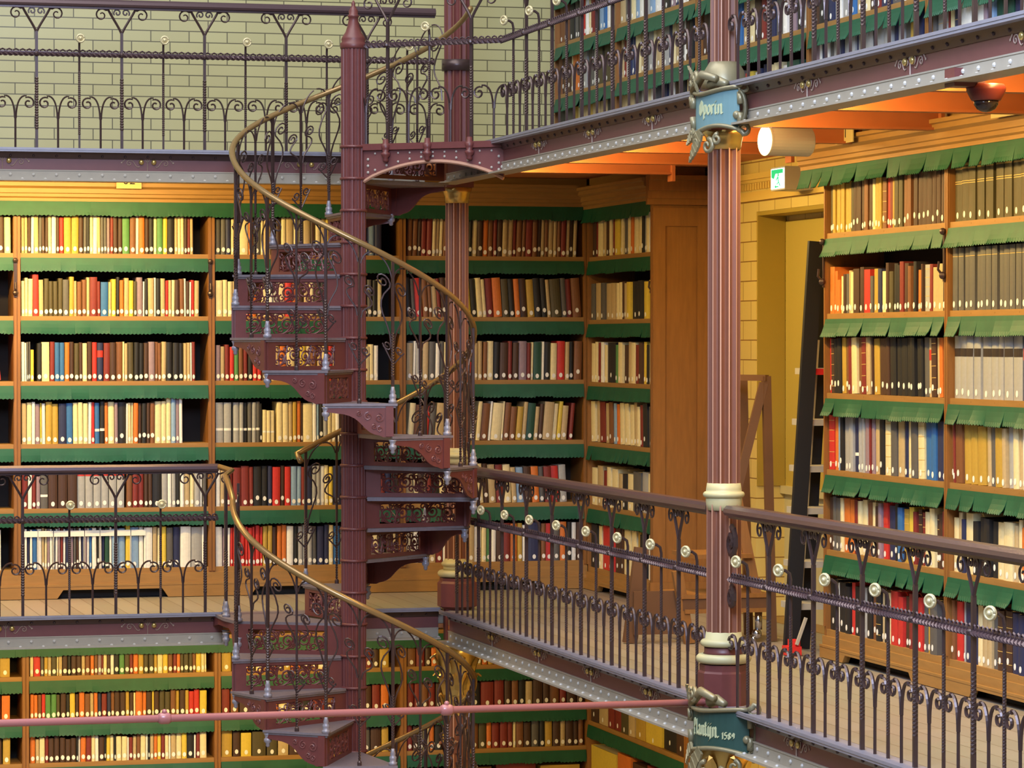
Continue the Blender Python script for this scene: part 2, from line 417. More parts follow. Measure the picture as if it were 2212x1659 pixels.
# ------------------------------------------------------------------ columns
def fluted(m, r, z0, z1, n=12, depth=0.014, fil=0.16, c=(0, 0)):
    """shaft of n flutes; material 0 flute, 1 fillet"""
    pts = []; per = 7
    for i in range(n):
        a = 2*PI*i/n; w = 2*PI/n
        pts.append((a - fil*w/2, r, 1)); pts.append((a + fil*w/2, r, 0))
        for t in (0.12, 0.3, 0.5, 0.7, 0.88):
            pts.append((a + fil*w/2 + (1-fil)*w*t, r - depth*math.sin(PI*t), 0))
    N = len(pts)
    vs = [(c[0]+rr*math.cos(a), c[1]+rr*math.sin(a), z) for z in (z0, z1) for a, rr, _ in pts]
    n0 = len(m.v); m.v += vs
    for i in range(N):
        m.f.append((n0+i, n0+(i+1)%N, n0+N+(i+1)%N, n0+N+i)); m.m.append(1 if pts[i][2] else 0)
    # arched flute ends: short cream collars
def column(label, loc, parts):
    o = thing('cast_iron_column', label, 'column', loc, 0, 'cast iron gallery columns', 'thing')
    for p in parts:
        nm, kind, mt, a = p[0], p[1], p[2], p[3:]
        m = MB()
        if kind == 'f': fluted(m, *a)
        elif kind == 'l': m.lathe(a[0], a[1] if len(a) > 1 else 20, a0=PI/8)
        elif kind == 'b': m.box(*a[0])
        obj(nm, m, mt, o, smooth=(kind == 'l' and (len(a) < 2 or a[1] > 8)))
    return o
def torus_prof(r, z, h, n=6): return [(r + h/2*math.cos(PI*(-.5 + i/n)), z + h/2 + h/2*math.sin(PI*(-.5 + i/n))) for i in range(n + 1)]
FM = [COLP, COLF]
c_mid = column('red brown fluted column with cream rings rising through the middle gallery railing', (XR + 0.005, YC, 0), [
    ('plinth', 'l', MAROON, [(0.125, -0.01), (0.125, 0.15), (0.118, 0.16), (0.118, 0.19)], 8),
    ('base_ring', 'l', CREAM, torus_prof(0.112, 0.195, 0.045)),
    ('base_neck', 'l', MAROON, [(0.1, 0.24), (0.094, 0.25), (0.094, 0.275)]),
    ('base_collar', 'l', CREAM, [(0.1, 0.275)] + torus_prof(0.096, 0.275, 0.035) + [(0.09, 0.31), (0.086, 0.345)]),
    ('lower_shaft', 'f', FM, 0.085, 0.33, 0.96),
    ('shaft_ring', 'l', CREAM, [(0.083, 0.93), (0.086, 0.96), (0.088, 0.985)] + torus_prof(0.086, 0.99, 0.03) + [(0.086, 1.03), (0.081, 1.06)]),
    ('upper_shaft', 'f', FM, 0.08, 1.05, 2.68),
    ('capital', 'l', BRASS, [(0.08, 2.66), (0.084, 2.69), (0.09, 2.72), (0.11, 2.75)]),
    ('cap_block', 'b', MAROON, (-0.1, 0.1, -0.1, 0.1, 2.75, 2.93))])
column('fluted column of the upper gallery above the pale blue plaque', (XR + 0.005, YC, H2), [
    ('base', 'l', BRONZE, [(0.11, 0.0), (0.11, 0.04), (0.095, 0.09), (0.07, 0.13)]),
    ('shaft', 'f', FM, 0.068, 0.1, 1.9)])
column('column of the lower gallery under the dark green plaque, gilded leaf capital', (XR + 0.005, YC, -3.2), [
    ('shaft', 'f', FM, 0.085, 0.0, 2.66),
    ('capital', 'l', BRASS, [(0.085, 2.62), (0.1, 2.68), (0.09, 2.72), (0.12, 2.9), (0.14, 2.98), (0.14, 3.05)])])
cx_, cyc = 5.06, 20.48
column('fluted corner column behind the spiral stair on the middle gallery', (cx_, cyc, 0), [
    ('pedestal', 'l', MAROON, [(0.09, -0.2), (0.09, 0.0), (0.13, 0.02), (0.13, 0.17), (0.115, 0.185), (0.115, 0.205)], 8),
    ('base_ring', 'l', CREAM, torus_prof(0.105, 0.21, 0.045)),
    ('base_collar', 'l', CREAM, [(0.09, 0.255), (0.09, 0.275)] + torus_prof(0.088, 0.28, 0.03) + [(0.08, 0.33)]),
    ('lower_shaft', 'f', FM, 0.082, 0.31, 0.96),
    ('shaft_ring', 'l', CREAM, [(0.08, 0.94), (0.085, 0.97)] + torus_prof(0.085, 0.985, 0.03) + [(0.083, 1.03), (0.078, 1.05)]),
    ('upper_shaft', 'f', FM, 0.077, 1.03, 2.68),
    ('capital', 'l', BRASS, [(0.078, 2.64), (0.08, 2.68), (0.086, 2.7), (0.1, 2.74)]),
    ('cap_block', 'b', MAROON, (-0.09, 0.09, -0.09, 0.09, 2.74, 2.94))])
column('corner column of the upper gallery at the landing, fluted maroon', (cx_, cyc, H2), [
    ('shaft', 'f', [MAROON, COLP], 0.085, 0.0, 1.7),
    ('clamp', 'l', IRON, [(0.1, 0.55), (0.1, 0.62)])])
lc = column('corner column of the lower gallery wrapped in cast foliage', (cx_, cyc, -3.2), [
    ('shaft', 'f', FM, 0.085, 0.0, 2.75),
    ('capital', 'l', BRASS, [(0.085, 2.52), (0.1, 2.56), (0.088, 2.62), (0.13, 2.9), (0.15, 2.98)])])
def leaf_mb(m, c, r, z, h, a, curl=0.04):
    """an acanthus-like curling leaf standing on a radius"""
    ca, sa = math.cos(a), math.sin(a); rows = []
    for i in range(6):
        t = i / 5; w = 0.032 * math.sin(PI * (0.15 + 0.8 * t)); rr = r + curl * t * t + 0.004
        zz = z + h * (t if t < 0.85 else 1.7 - t)
        rows.append([(c[0] + rr*ca - s*w*sa, c[1] + rr*sa + s*w*ca, zz + (0 if s == 0 else -0.01)) for s in (-1, 0, 1)])
    vs = [p for r_ in rows for p in r_]; n = len(vs)
    vs2 = [(x - 0.006*ca, y - 0.006*sa, zq) for x, y, zq in vs]
    fs = []
    for i in range(5):
        for j in range(2):
            q = (i*3+j, i*3+j+1, (i+1)*3+j+1, (i+1)*3+j); fs.append(q); fs.append(tuple(n + k for k in q[::-1]))
    m.add(vs + vs2, fs)
for base, z0 in (((XR + 0.005, YC), -0.62), ((cx_, cyc), -0.68)):
    m = MB()
    for ring, (dz, cu) in enumerate(((0, 0.04), (0.13, 0.06), (0.25, 0.07))):
        for k in range(8): leaf_mb(m, (0, 0), 0.085 + 0.012 * ring, dz, 0.17, 2*PI*(k + ring*0.5)/8, cu)
    own = lc if base[0] == cx_ else [x for x in C.objects if x.get('label', '').startswith('column of the lower')][0]
    obj('leaf_capital', m, BRASS, own, loc=(0, 0, z0 + 3.2))
m = MB()
for k in range(46):
    leaf_mb(m, (0, 0), 0.08, 1.0 + rnd.random() * 1.45, 0.09 + 0.06 * rnd.random(), rnd.random() * 2 * PI, 0.035)
obj('foliage', m, COLP, lc)

# ------------------------------------------------------------------ spiral staircase
SC = (4.176, 19.56); RIS = 0.196; DPH = 31.0; RT = 0.765
def ang(phi): return -YAW - rad(phi)
def phik(k): return 7 + DPH * (k - 5)
stair = thing('spiral_staircase', 'maroon cast iron spiral staircase with filigree risers winding between the galleries', 'staircase', (SC[0], SC[1], 0))
m = MB(); fluted(m, 0.077, -3.2, 3.56, 20, 0.007, 0.35); newel = obj('newel_post', m, [MAROON, MAROON], stair)
m = MB()
for k in range(-12, 16):
    for pr in ([(0.079, 0), (0.086, 0.004), (0.086, 0.014), (0.079, 0.018)],): m.lathe(pr, 20, (0, 0, k * RIS - 0.01))
obj('newel_ring', m, MAROON, newel, True)
m = MB(); m.lathe([(0.078, 3.54), (0.083, 3.55), (0.083, 3.575), (0.072, 3.585), (0.076, 3.60), (0.07, 3.615), (0.05, 3.645), (0.038, 3.68), (0.031, 3.715), (0.031, 3.735), (0.035, 3.738), (0.035, 3.75), (0.027, 3.755), (0.03, 3.775), (0.02, 3.79), (0.011, 3.81), (0.013, 3.82), (0.004, 3.84)], 20)
obj('newel_finial', m, MAROON, newel, True)
da = rad(DPH)
def pol(r, a): return (r * math.cos(a), r * math.sin(a))
def tread_mb():
    m = MB()
    p = [pol(0.08, 0.15), (0.09, 0.02), (0.60, 0.02), (RT + 0.01, 0.02), pol(RT + 0.012, -da - 0.015), pol(0.5, -da), pol(0.08, -da)]
    m.prism(p, lambda a, b, t: (a, b, t), -0.014, 0.0)
    q = [(0.085, 0.012), (RT, 0.012), pol(RT, -da), pol(0.085, -da)]
    m.prism(q, lambda a, b, t: (a, b, t), -0.026, -0.014)
    m.mi = 0
    return m
TRD = tread_mb().mesh('tread', TREAD)
def filig(m, x0, x1, z0, z1, y=0.0, r=0.0045, n=5, seed=1):
    """running scrollwork between two heights"""
    g = random.Random(seed); w = (x1 - x0) / n; zc = (z0 + z1) / 2; hh = (z1 - z0) / 2
    for i in range(n):
        cx = x0 + (i + 0.5) * w; s = 1 if i % 2 else -1
        m.tube(xz(spiral(cx, zc + s*hh*0.12, min(w, 2*hh)*0.47, 1.6, s*PI/2, s, 16, 0.008), y), r, 4, ry=0.006)
        m.tube(xz(bez((cx - w/2, zc - s*hh), (cx - w*0.3, zc + s*hh*0.9), (cx + w*0.2, zc + s*hh*1.1), (cx + w/2, zc + s*hh)), y), r, 4, ry=0.006)
        for dx, dz, sg in ((-0.36, -0.6, 1), (0.36, 0.6, -1), (0.36, -0.62, 1), (-0.34, 0.62, -1)):
            m.tube(xz(spiral(cx + dx*w, zc + s*dz*hh, hh*0.36, 1.1, g.random()*6, sg, 9, 0.005), y), r*0.85, 4, ry=0.005)
        m.ball((cx, y, zc + s*hh*0.12), 0.011, 6, 4)
def riser_mb():
    m = MB(); z0, z1 = -RIS, -0.016
    m.box(0.078, RT - 0.02, -0.006, 0.006, z1 - 0.03, z1); m.box(0.078, RT - 0.02, -0.006, 0.006, z0, z0 + 0.025)
    m.box(0.078, 0.17, -0.006, 0.006, z0 + 0.025, z1 - 0.03); m.box(RT - 0.085, RT - 0.02, -0.006, 0.006, z0 + 0.025, z1 - 0.03)
    m.box(0.17, RT - 0.085, -0.009, -0.005, z1 - 0.035, z1 - 0.03)
    return m
RSR = riser_mb().mesh('riser', MAROON)
m = MB(); filig(m, 0.172, RT - 0.087, -RIS + 0.024, -0.045, 0, 0.0055, 5, 3); RSF = m.mesh('riser_filigree', MAROON)
# outer bracket, along the chord from the leading corner to the trailing corner
A_ = Vector((*pol(RT - 0.01, 0), 0)); B_ = Vector((*pol(RT - 0.01, -da), 0)); LCH = (B_ - A_).length; UCH = (B_ - A_).normalized(); NCH = Vector((UCH.y, -UCH.x, 0))
if NCH.dot(A_) < 0: NCH = -NCH
def ch(u, z, t=0.0): p = A_ + UCH * u + NCH * t; return (p.x, p.y, z)
def bracket_mb():
    m = MB(); L = LCH
    low = [(0, -RIS - 0.004), (0.06, -RIS - 0.004)] + [p for p in bez((0.08, -RIS + 0.005), (0.2, -RIS + 0.02), (0.17, -0.065), (L - 0.06, -0.058), 10)] + [(L, -0.05)]
    m.prism([(0, -0.016), (L, -0.016)][::-1] and [(0, -0.016)] + low + [(L, -0.016)], lambda a, b, t: ch(a, b, t), -0.006, 0.006)
    m.prism([(0, -RIS), (0.045, -RIS), (0.045, -0.016), (0, -0.016)], lambda a, b, t: ch(a, b, t), -0.02, 0.014)
    return m
BRK = bracket_mb().mesh('side_bracket', MAROON)
m = MB()
for cx, cz, r0, s in ((0.085, -0.085, 0.03, 1), (0.15, -0.075, 0.026, -1), (0.115, -0.135, 0.02, 1), (0.205, -0.058, 0.018, 1), (0.08, -0.15, 0.018, -1)):
    pts = spiral(cx, cz, r0, 1.5, PI/2, s, 14, 0.005); m.tube([ch(a, b, 0.007) for a, b in pts], 0.0045, 4)
BRF = m.mesh('bracket_scroll', MAROON2)
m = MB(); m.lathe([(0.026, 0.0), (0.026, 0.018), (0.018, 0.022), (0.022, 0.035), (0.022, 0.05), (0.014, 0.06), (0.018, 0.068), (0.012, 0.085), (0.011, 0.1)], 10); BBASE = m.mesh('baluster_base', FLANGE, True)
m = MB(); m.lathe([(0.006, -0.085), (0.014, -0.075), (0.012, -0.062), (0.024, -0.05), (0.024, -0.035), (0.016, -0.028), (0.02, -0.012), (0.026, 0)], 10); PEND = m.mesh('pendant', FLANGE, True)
HR = 0.86
m = MB(); m.tube([(0, 0, 0.09), (0, 0, 0.16)], 0.0115, 4, ref=(1, 0, 0), a0=PI/4); twisted(m, 0, 0.16, 0.42, 0.0115, 4); m.tube([(0, 0, 0.42), (0, 0, HR)], 0.0115, 4, ref=(1, 0, 0), a0=PI/4); BAL = m.mesh('baluster', IRON)
m = MB(); m.lathe([(0.014, 0), (0.014, 0.02), (0.008, 0.03)], 8); twisted(m, 0, 0.02, 0.4, 0.0085, 6); m.tube([(0, 0, 0.4), (0, 0, HR + RIS*0.45)], 0.0085, 4, ref=(1, 0, 0), a0=PI/4); BALM = m.mesh('mid_baluster', IRON)
def stair_scroll_mb():
    m = MB(); L = LCH; sl = RIS / L
    def st(pts, r=0.0055): m.tube([ch(a, b + sl*a, -0.012) for a, b in pts], r, 5)
    h = L / 2
    for x0, s in ((0.0, 1), (L, -1), (h, -1), (h, 1)):
        big = abs(x0 - h) > 0.01
        c = (x0 + s*0.062, 0.70 if big else 0.6); r0 = 0.046 if big else 0.034
        sp = spiral(c[0], c[1], r0, 1.6, PI/2 - s*PI*0.35 + PI, -s, 18, 0.008)
        st([(x0 + s*0.012, 0.33 if big else 0.42)] + bez((x0 + s*0.012, 0.35 if big else 0.44), (x0 + s*0.02, 0.5), (x0 + s*0.14, 0.52), (sp[0][0], sp[0][1]), 8)[1:-1] + sp)
        st(bez((x0 + s*0.008, 0.74), (x0 + s*0.02, 0.80), (x0 + s*0.05, 0.835), (x0 + s*0.09, 0.845)), 0.005)
    for x0 in (0.0, h):
        for s in (-1, 1):
            sp = spiral(x0 + s*0.036, 0.33 - 0.1*(x0 > 0.1), 0.028, 1.4, PI/2 - s*PI*0.5, -s, 14, 0.006)
            st([(x0 + s*0.006, 0.24 - 0.1*(x0 > 0.1))] + sp[:], 0.005)
    return m
SSC = stair_scroll_mb().mesh('baluster_scroll', IRON)
def step(k, z, top=False, rail=True):
    a = ang(phik(k)); R_ = (0, 0, a)
    put('tread', TRD, stair, (0, 0, z), R_)
    r = put('riser', RSR, stair, (0, 0, z), R_); put('riser_filigree', RSF, r)
    b = put('side_bracket', BRK, stair, (0, 0, z), R_); put('bracket_scroll', BRF, b)
    if not rail: return
    px, py = pol(RT - 0.02, a)
    bl = put('baluster', BAL, stair, (px, py, z), (0, 0, a), (1, 1, 1 if z < 2.15 else 1 - (z / RIS - 10.6) * 0.036)); put('baluster_base', BBASE, bl); put('pendant', PEND, bl, (0, 0, -RIS - 0.02))
    mx, my = pol((RT - 0.02) * math.cos(da/2), a - da/2)
    put('mid_baluster', BALM, stair, (mx, my, z), (0, 0, a), (1, 1, 1 if z < 2.15 else 1 - (z / RIS - 10.2) * 0.036))
    put('baluster_scroll', SSC, stair, (0, 0, z), R_)
for k in range(1, 15): step(k, k * RIS)
for k in range(1, 11): step(k, (k - 11) * RIS)
def rz_(k): return k * RIS if k < 10.6 else 10.6 * RIS + (k - 10.6) * 0.165
def helix(k0, k1, off, n, dz=0.0):
    return [(*pol(RT - 0.02, ang(phik(k0 + (k1-k0)*i/n))), (rz_(k0 + (k1-k0)*i/n) if off == 0 else (k0 + (k1-k0)*i/n - off) * RIS) + HR + dz) for i in range(n + 1)]
m = MB(); pts = helix(0.85, 15.9, 0, 110)
pts = [(pts[0][0]*0.93, pts[0][1]*0.93, pts[0][2] - 0.05), (pts[0][0]*0.97, pts[0][1]*0.97, pts[0][2] - 0.02)] + pts
m.tube(pts, 0.017, 8, ry=0.02, ref=(0, 0, 1)); obj('stair_handrail', m, RAILW, stair, True)
m = MB(); pts = helix(0.0, 10.55, 11, 90)
end = (3.5 - SC[0], YB - SC[1] - 0.02, 0.94)
e0 = pts[-1]; pts += [(e0[0] - 0.01, e0[1] + 0.12, e0[2] + 0.1), (e0[0] + 0.0, e0[1] + 0.3, e0[2] + 0.13), (end[0] + 0.06, end[1] - 0.15, 0.92), end]
m.tube(pts, 0.017, 8, ry=0.02, ref=(0, 0, 1)); obj('stair_handrail', m, RAILW, stair, True)
# landing at the middle floor (joins the back gallery)
m = MB()
def w2(x, y): return (x - SC[0], y - SC[1])
la = [pol(0.09, ang(196)), pol(RT, ang(194)), w2(3.47, 20.2), w2(3.47, 20.64), w2(4.32, 20.64), pol(RT, ang(236)), pol(0.09, ang(236))]
m.prism(la, lambda a, b, t: (a, b, t), -0.02, 0.0); obj('landing', m, TREAD, stair)
b = put('side_bracket', BRK, stair, (0, 0, 0), (0, 0, ang(phik(11)))); put('bracket_scroll', BRF, b)
r = put('riser', RSR, stair, (0, 0, 0), (0, 0, ang(phik(11)))); put('riser_filigree', RSF, r)
for (x, y) in (pol(RT - 0.02, ang(phik(11))), w2(3.5, 20.25), w2(3.53, 20.45)):
    bl = put('baluster', BAL, stair, (x, y, 0.0)); put('baluster_base', BBASE, bl); put('pendant', PEND, bl, (0, 0, -0.1))
bk = MB(); p = Vector((*w2(3.47, 20.62), 0)); q = Vector((*pol(RT, ang(194)), 0)); dv = (q - p)
bk.prism([(0, -0.02), (0, -0.17), (0.05, -0.17), (0.1, -0.08), (0.3, -0.06), (0.75, -0.06), (0.85, -0.08), (0.93, -0.18), (1, -0.19), (1, -0.02)], lambda a, b, t: (p.x + dv.x*a + t, p.y + dv.y*a, b), -0.006, 0.006)
obj('landing_bracket', bk, MAROON, stair)
# landing at the upper floor with its arched front beam
m = MB(); E0 = w2(XR, 18.93); zt = H2
la = [pol(0.09, ang(-40)), pol(RT, ang(phik(15))), w2(4.9, 20.5), w2(XR, 20.5), E0, pol(0.09, ang(-5) )]
m.prism(la, lambda a, b, t: (a, b, zt + t), -0.03, 0.0); obj('landing', m, TREAD, stair)
r = put('riser', RSR, stair, (0, 0, H2), (0, 0, ang(phik(15)))); put('riser_filigree', RSF, r)
S0 = Vector((*pol(0.075, math.atan2(E0[1], E0[0])), 0)); dv = Vector((*E0, 0)) - S0; LA = dv.length; ux = dv.normalized(); nx = Vector((ux.y, -ux.x, 0))
def ab(a, z, t): pq = S0 + ux * a + nx * t; return (pq.x, pq.y, H2 + z)
arch = [(LA * i / 16, -0.225 + 0.115 * math.sin(PI * i / 16) ** 0.8) for i in range(17)]
m = MB(); m.prism([(0, -0.03)] + arch + [(LA, -0.03)], lambda a, b, t: ab(a, b, t), -0.006, 0.008)
ar_ = m
m = ar_; m.mi = 1
for i in range(1, 12): m.ball(ab(LA*i/12, -0.195 + 0.115*math.sin(PI*i/12)**0.8, 0.01), 0.008, 6, 4)
for i in range(1, 12): m.ball(ab(LA*i/12, -0.055, 0.01), 0.007, 6, 4)
for z in (-0.09, -0.13, -0.17): m.ball(ab(LA - 0.03, z, 0.01), 0.009, 6, 4); m.ball(ab(0.03, z, 0.01), 0.009, 6, 4)
arc = obj('arch_beam', ar_, [MAROON2, RIV], stair)
m = MB(); m.tube([ab(a, b, 0.008) for a, b in arch], 0.012, 6); obj('arch_edge', m, COLF, arc)
m = MB(); m.prism([(0, -0.035), (LA, -0.035), (LA, 0.004), (0, 0.004)], lambda a, b, t: ab(a, b, t), -0.02, 0.03); obj('landing_nosing', m, MAROON, arc)

for t_ in (0.17, 0.47, 0.77):
    bp = MB(); bp.lathe([(0.012, -0.11), (0.02, -0.1), (0.014, -0.085), (0.028, -0.07), (0.03, -0.055), (0.018, -0.05), (0.024, -0.03), (0.03, -0.005), (0.02, 0.0), (0.016, 0.03)], 10)
    obj('pendant', bp, MAROON, arc, True, loc=ab(LA * t_, 0, 0.03))
w0 = Vector((SC[0], SC[1], 0)) + S0; w1 = Vector((XR, 18.93, 0))
railing('short railing on the arched landing bridge beside the newel post', w0 + Vector((0, 0, 0)), w1, H2, [0.17*LA, 0.77*LA], 0.148, hand=False)

# ------------------------------------------------------------------ bookcases
def flap_mb(L, h=0.095, curl=0.012, jit=0.004, seg=0.115, cut=0.0, y=-0.006):
    """leather strip hanging under a shelf edge, pinked lower edge, cut into tongues"""
    m = MB(); x = 0.0
    while x < L - 0.02:
        w = min(seg * (0.75 + 0.5 * rnd.random()), L - x)
        if L - x - w < 0.05: w = L - x
        n = max(3, int(w / 0.013)); c0 = curl * (0.5 + rnd.random()); c1 = curl * (0.5 + rnd.random()); lift = rnd.uniform(-jit, jit)
        top = []; R = 4; rows = []
        for r in range(R + 1):
            t = r / R; row = []
            for i in range(n + 1):
                u = i / n; c = c0 + (c1 - c0) * u
                xx = x + w * u + (0.0 if r < 2 else cut * (t - 0.4) * (-1 if u < .12 else 1 if u > .88 else 0) * -1)
                zz = -h * t + (lift * t) + (0.007 if (r == R and i % 2) else 0)
                row.append((xx, y - c * t * t - 0.004 * math.sin(PI * t), zz))
            rows.append(row)
        vs = [p for r_ in rows for p in r_]; N = len(vs); k = n + 1
        vs += [(a, b + 0.004, z) for a, b, z in vs]; fs = []
        for r in range(R):
            for i in range(n):
                q = (r*k+i, (r+1)*k+i, (r+1)*k+i+1, r*k+i+1); fs.append(q); fs.append(tuple(N + v for v in q[::-1]))
        for r in range(R):
            fs.append((r*k, N+r*k, N+(r+1)*k, (r+1)*k)); fs.append((r*k+n, (r+1)*k+n, N+(r+1)*k+n, N+r*k+n))
        for i in range(n): fs.append((R*k+i, N+R*k+i, N+R*k+i+1, R*k+i+1))
        m.add(vs, fs); x += w
    return m
def bookcase(label, org, rz, L, zs, zt, z0=0.0, depth=0.34, cornice=True, curl=0.012, cut=0.0, seg=0.115, plinth=0.17, slot=True, top=None, hook=(0, 1), fh=0.095, wd=WOOD, wh=WOODH, fx=(0.0, 0.0)):
    o = thing('bookcase', label, 'bookcase', org, rz, 'built-in oak bookcases')
    top = top or zt + 0.05
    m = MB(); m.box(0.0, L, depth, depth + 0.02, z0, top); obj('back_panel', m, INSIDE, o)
    for x in (0.0, L - 0.024):
        m = MB(); m.box(x, x + 0.024, 0.0, depth, z0, top); m.box(x + 0.004, x + 0.02, -0.008, 0.0, z0 + plinth, top); obj('side_panel', m, wd, o)
    for i, z in enumerate(zs):
        m = MB(); m.box(0.024, L - 0.024, 0.004, depth, z - 0.036, z)
        for q in range(1, 6): m.tube([(L*q/6, 0.003, z - 0.014), (L*q/6, 0.006, z - 0.014)], 0.004, 6)
        obj('shelf', m, wh, o)
        if i: obj('leather_flap', flap_mb(L - 0.05, fh, curl, seg=seg, cut=cut), LEATH, o, loc=(0.025, 0, z - 0.03))
    m = MB(); m.box(0.0, L, -0.01, depth, zt, zt + 0.03); obj('top_board', m, wh, o)
    obj('leather_flap', flap_mb(L - 0.0 + fx[0] + fx[1], fh + 0.01, curl, seg=seg, cut=cut, y=-0.03), LEATH, o, loc=(-fx[0], 0, zt + 0.005))
    if cornice:
        m = MB(); prof = [(0.02, zt), (-0.035, zt), (-0.035, zt + 0.02), (-0.05, zt + 0.03), (-0.05, zt + 0.05), (-0.06, zt + 0.055), (-0.06, zt + 0.085), (-0.085, zt + 0.1), (-0.085, zt + 0.125), (-0.1, zt + 0.13), (-0.1, zt + 0.15), (0.02, zt + 0.15)]
        m.prism(prof, lambda a, b, t: (t, a, b), -fx[0], L + fx[1]); obj('cornice', m, wh, o)
        m = MB(); m.box(-fx[0], L, 0.01, depth, zt + 0.13, H2 - 0.06 if zt < 3 else zt + 0.2); obj('top_panel', m, wh, o)
    if plinth:
        m = MB(); zf = zs[0] - 0.036 - z0
        m.box(0, L, -0.012, 0.01, z0 + zf*0.55, z0 + zf); m.box(0, L, -0.03, 0.01, z0 + zf*0.5, z0 + zf*0.6)
        if slot:
            a, b = L*0.2, L*0.77
            m.box(0, a, -0.028, 0.01, z0, z0 + zf*0.5); m.box(b, L, -0.028, 0.01, z0, z0 + zf*0.5)
            m.box(a, b, -0.028, 0.01, z0 + zf*0.36, z0 + zf*0.5)
            for s, e in ((a, 0.04), (b, -0.04)): m.prism([(s, z0 + zf*0.36), (s + e, z0 + zf*0.36), (s, z0)], lambda p, q, t: (p, t, q), -0.0279, 0.01)
        else: m.box(0, L, -0.028, 0.01, z0, z0 + zf*0.5)
        obj('plinth', m, wh, o)
        if slot:
            m = MB(); m.box(a, b, 0.06, 0.07, z0, z0 + zf*0.4); obj('air_slot', m, BLACK, o)
    for h in hook:
        m = MB(); x = 0.012 if h == 0 else L - 0.012
        m.box(x - 0.01, x + 0.01, -0.016, -0.008, 2.04 + z0, 2.3 + z0); m.ball((x, -0.02, 2.07 + z0), 0.02, 8, 6); m.ball((x, -0.02, 2.29 + z0), 0.018, 8, 6)
        m.tube([(x, -0.02, 2.07 + z0), (x, -0.045, 2.1 + z0), (x, -0.04, 2.14 + z0)], 0.007, 6)
        if z0 == 0: obj('iron_hook', m, IRON, o)
    return o, Matrix.Translation(org) @ Matrix.Rotation(rz, 4, 'Z')
ZB = [0.197, 0.61, 1.048, 1.473, 1.914, 2.339]
ZR = [0.155, 0.595, 1.037, 1.458, 1.894, 2.335]
ZL = [-1.72, -1.41, -1.115, -0.821, -0.526]
ZU = [3.10, 3.50, 3.865, 4.23, 4.6]
R90 = rad(-90)
BX = [1.05, 2.377, 3.703, 5.046, 6.381]
M = {}
bl = ['oak bookcase bay of the middle back wall at the picture edge', 'oak bookcase bay of the middle back wall, whole bay beside the spiral stair', 'oak bookcase bay of the middle back wall behind the spiral stair', 'oak bookcase bay of the middle back wall behind the corner column']
for i, k in enumerate('ZABC'):
    _, M[k] = bookcase(bl[i], (BX[i], 22.0, 0), 0, BX[i+1] - BX[i], ZB, 2.69, hook=(1,) if i < 2 else ())
rc, M['D'] = bookcase('narrow oak bookcase returning from the back corner, tall plain end panel', (6.38, 21.97, 0), R90, 1.60, ZR, 2.67, hook=(1,), curl=0.02, slot=True)
_, M['R'] = bookcase('oak bookcase bay beside the black ladder, green leather flaps curling outward', (6.25, 16.84, 0), R90, 1.75, ZR, 2.695, curl=0.03, cut=0.012, seg=0.2, hook=(0, 1), fx=(0.3, 0.0), fh=0.1)
_, M['S'] = bookcase('oak bookcase bay at the picture edge holding uniform sets of volumes', (6.25, 15.09, 0), R90, 1.75, ZR, 2.695, curl=0.03, cut=0.012, seg=0.2, hook=(), fh=0.1)
bookcase('oak bookcase bay past the frame edge on the side gallery', (6.25, 13.34, 0), R90, 1.75, ZR, 2.695, curl=0.03, hook=())
# tall end panel of the return bookcase
m = MB(); m.box(6.34, 6.735, 20.335, 20.365, 0.0, 2.82); obj_ = m
for b in ((6.345, 6.43), (6.65, 6.735)): m.box(*b, 20.318, 20.335, 0.16, 2.62)
m.box(6.43, 6.65, 20.318, 20.335, 2.5, 2.62); m.box(6.43, 6.65, 20.318, 20.335, 0.16, 0.3)
m.box(6.32, 6.735, 20.30, 20.335, 0.0, 0.16)
for z0, z1, y in ((2.64, 2.68, 20.30), (2.68, 2.73, 20.285), (2.73, 2.80, 20.265), (2.8, 2.83, 20.24)): m.box(6.3, 6.735, y, 20.335, z0, z1)
ep = obj('end_panel', m, WOOD); ep.parent = rc; ep.matrix_parent_inverse = M['D'].inverted()
UB = [22.36, 20.83, 19.1, 17.1, 15.35, 13.6, 11.85, 10.1]
ul = ['upper gallery bookcase bay nearest the green brick wall', 'upper gallery bookcase bay between its dark end bay and the column', 'upper gallery bookcase bay behind the fluted column', 'upper gallery bookcase bay above the exit sign holding grey blue sets', 'upper gallery bookcase bay above the cornice at the top edge', 'upper gallery bookcase bay past the frame edge', 'upper gallery bookcase bay farthest toward the viewer']
for i in range(7):
    _, M['U%d' % i] = bookcase(ul[i], (6.25, UB[i], 0), R90, UB[i] - UB[i+1], ZU, 5.0, H2, cornice=False, curl=0.03, cut=0.012, seg=0.22, plinth=0.1, slot=False, hook=(), fh=0.1)
LX = [1.1, 2.43, 3.741, 5.05, 6.40]
ll = ['oak bookcase bay of the lower gallery at the picture edge', 'oak bookcase bay of the lower gallery, whole bay under the back girder', 'oak bookcase bay of the lower gallery behind the spiral stair', 'oak bookcase bay of the lower gallery behind the foliage column']
for i, k in enumerate('zabc'):
    _, M[k] = bookcase(ll[i], (LX[i], 22.0, 0), 0, LX[i+1] - LX[i], ZL, -0.3, -3.2, cornice=False, plinth=0, slot=False, hook=(), fh=0.085)
_, M['d'] = bookcase('oak bookcase returning along the side of the lower gallery, big yellow volume', (6.38, 21.97, 0), R90, 2.25, [-1.42, -0.93, -0.45], -0.1, -3.2, cornice=False, plinth=0, slot=False, hook=(), fh=0.09)

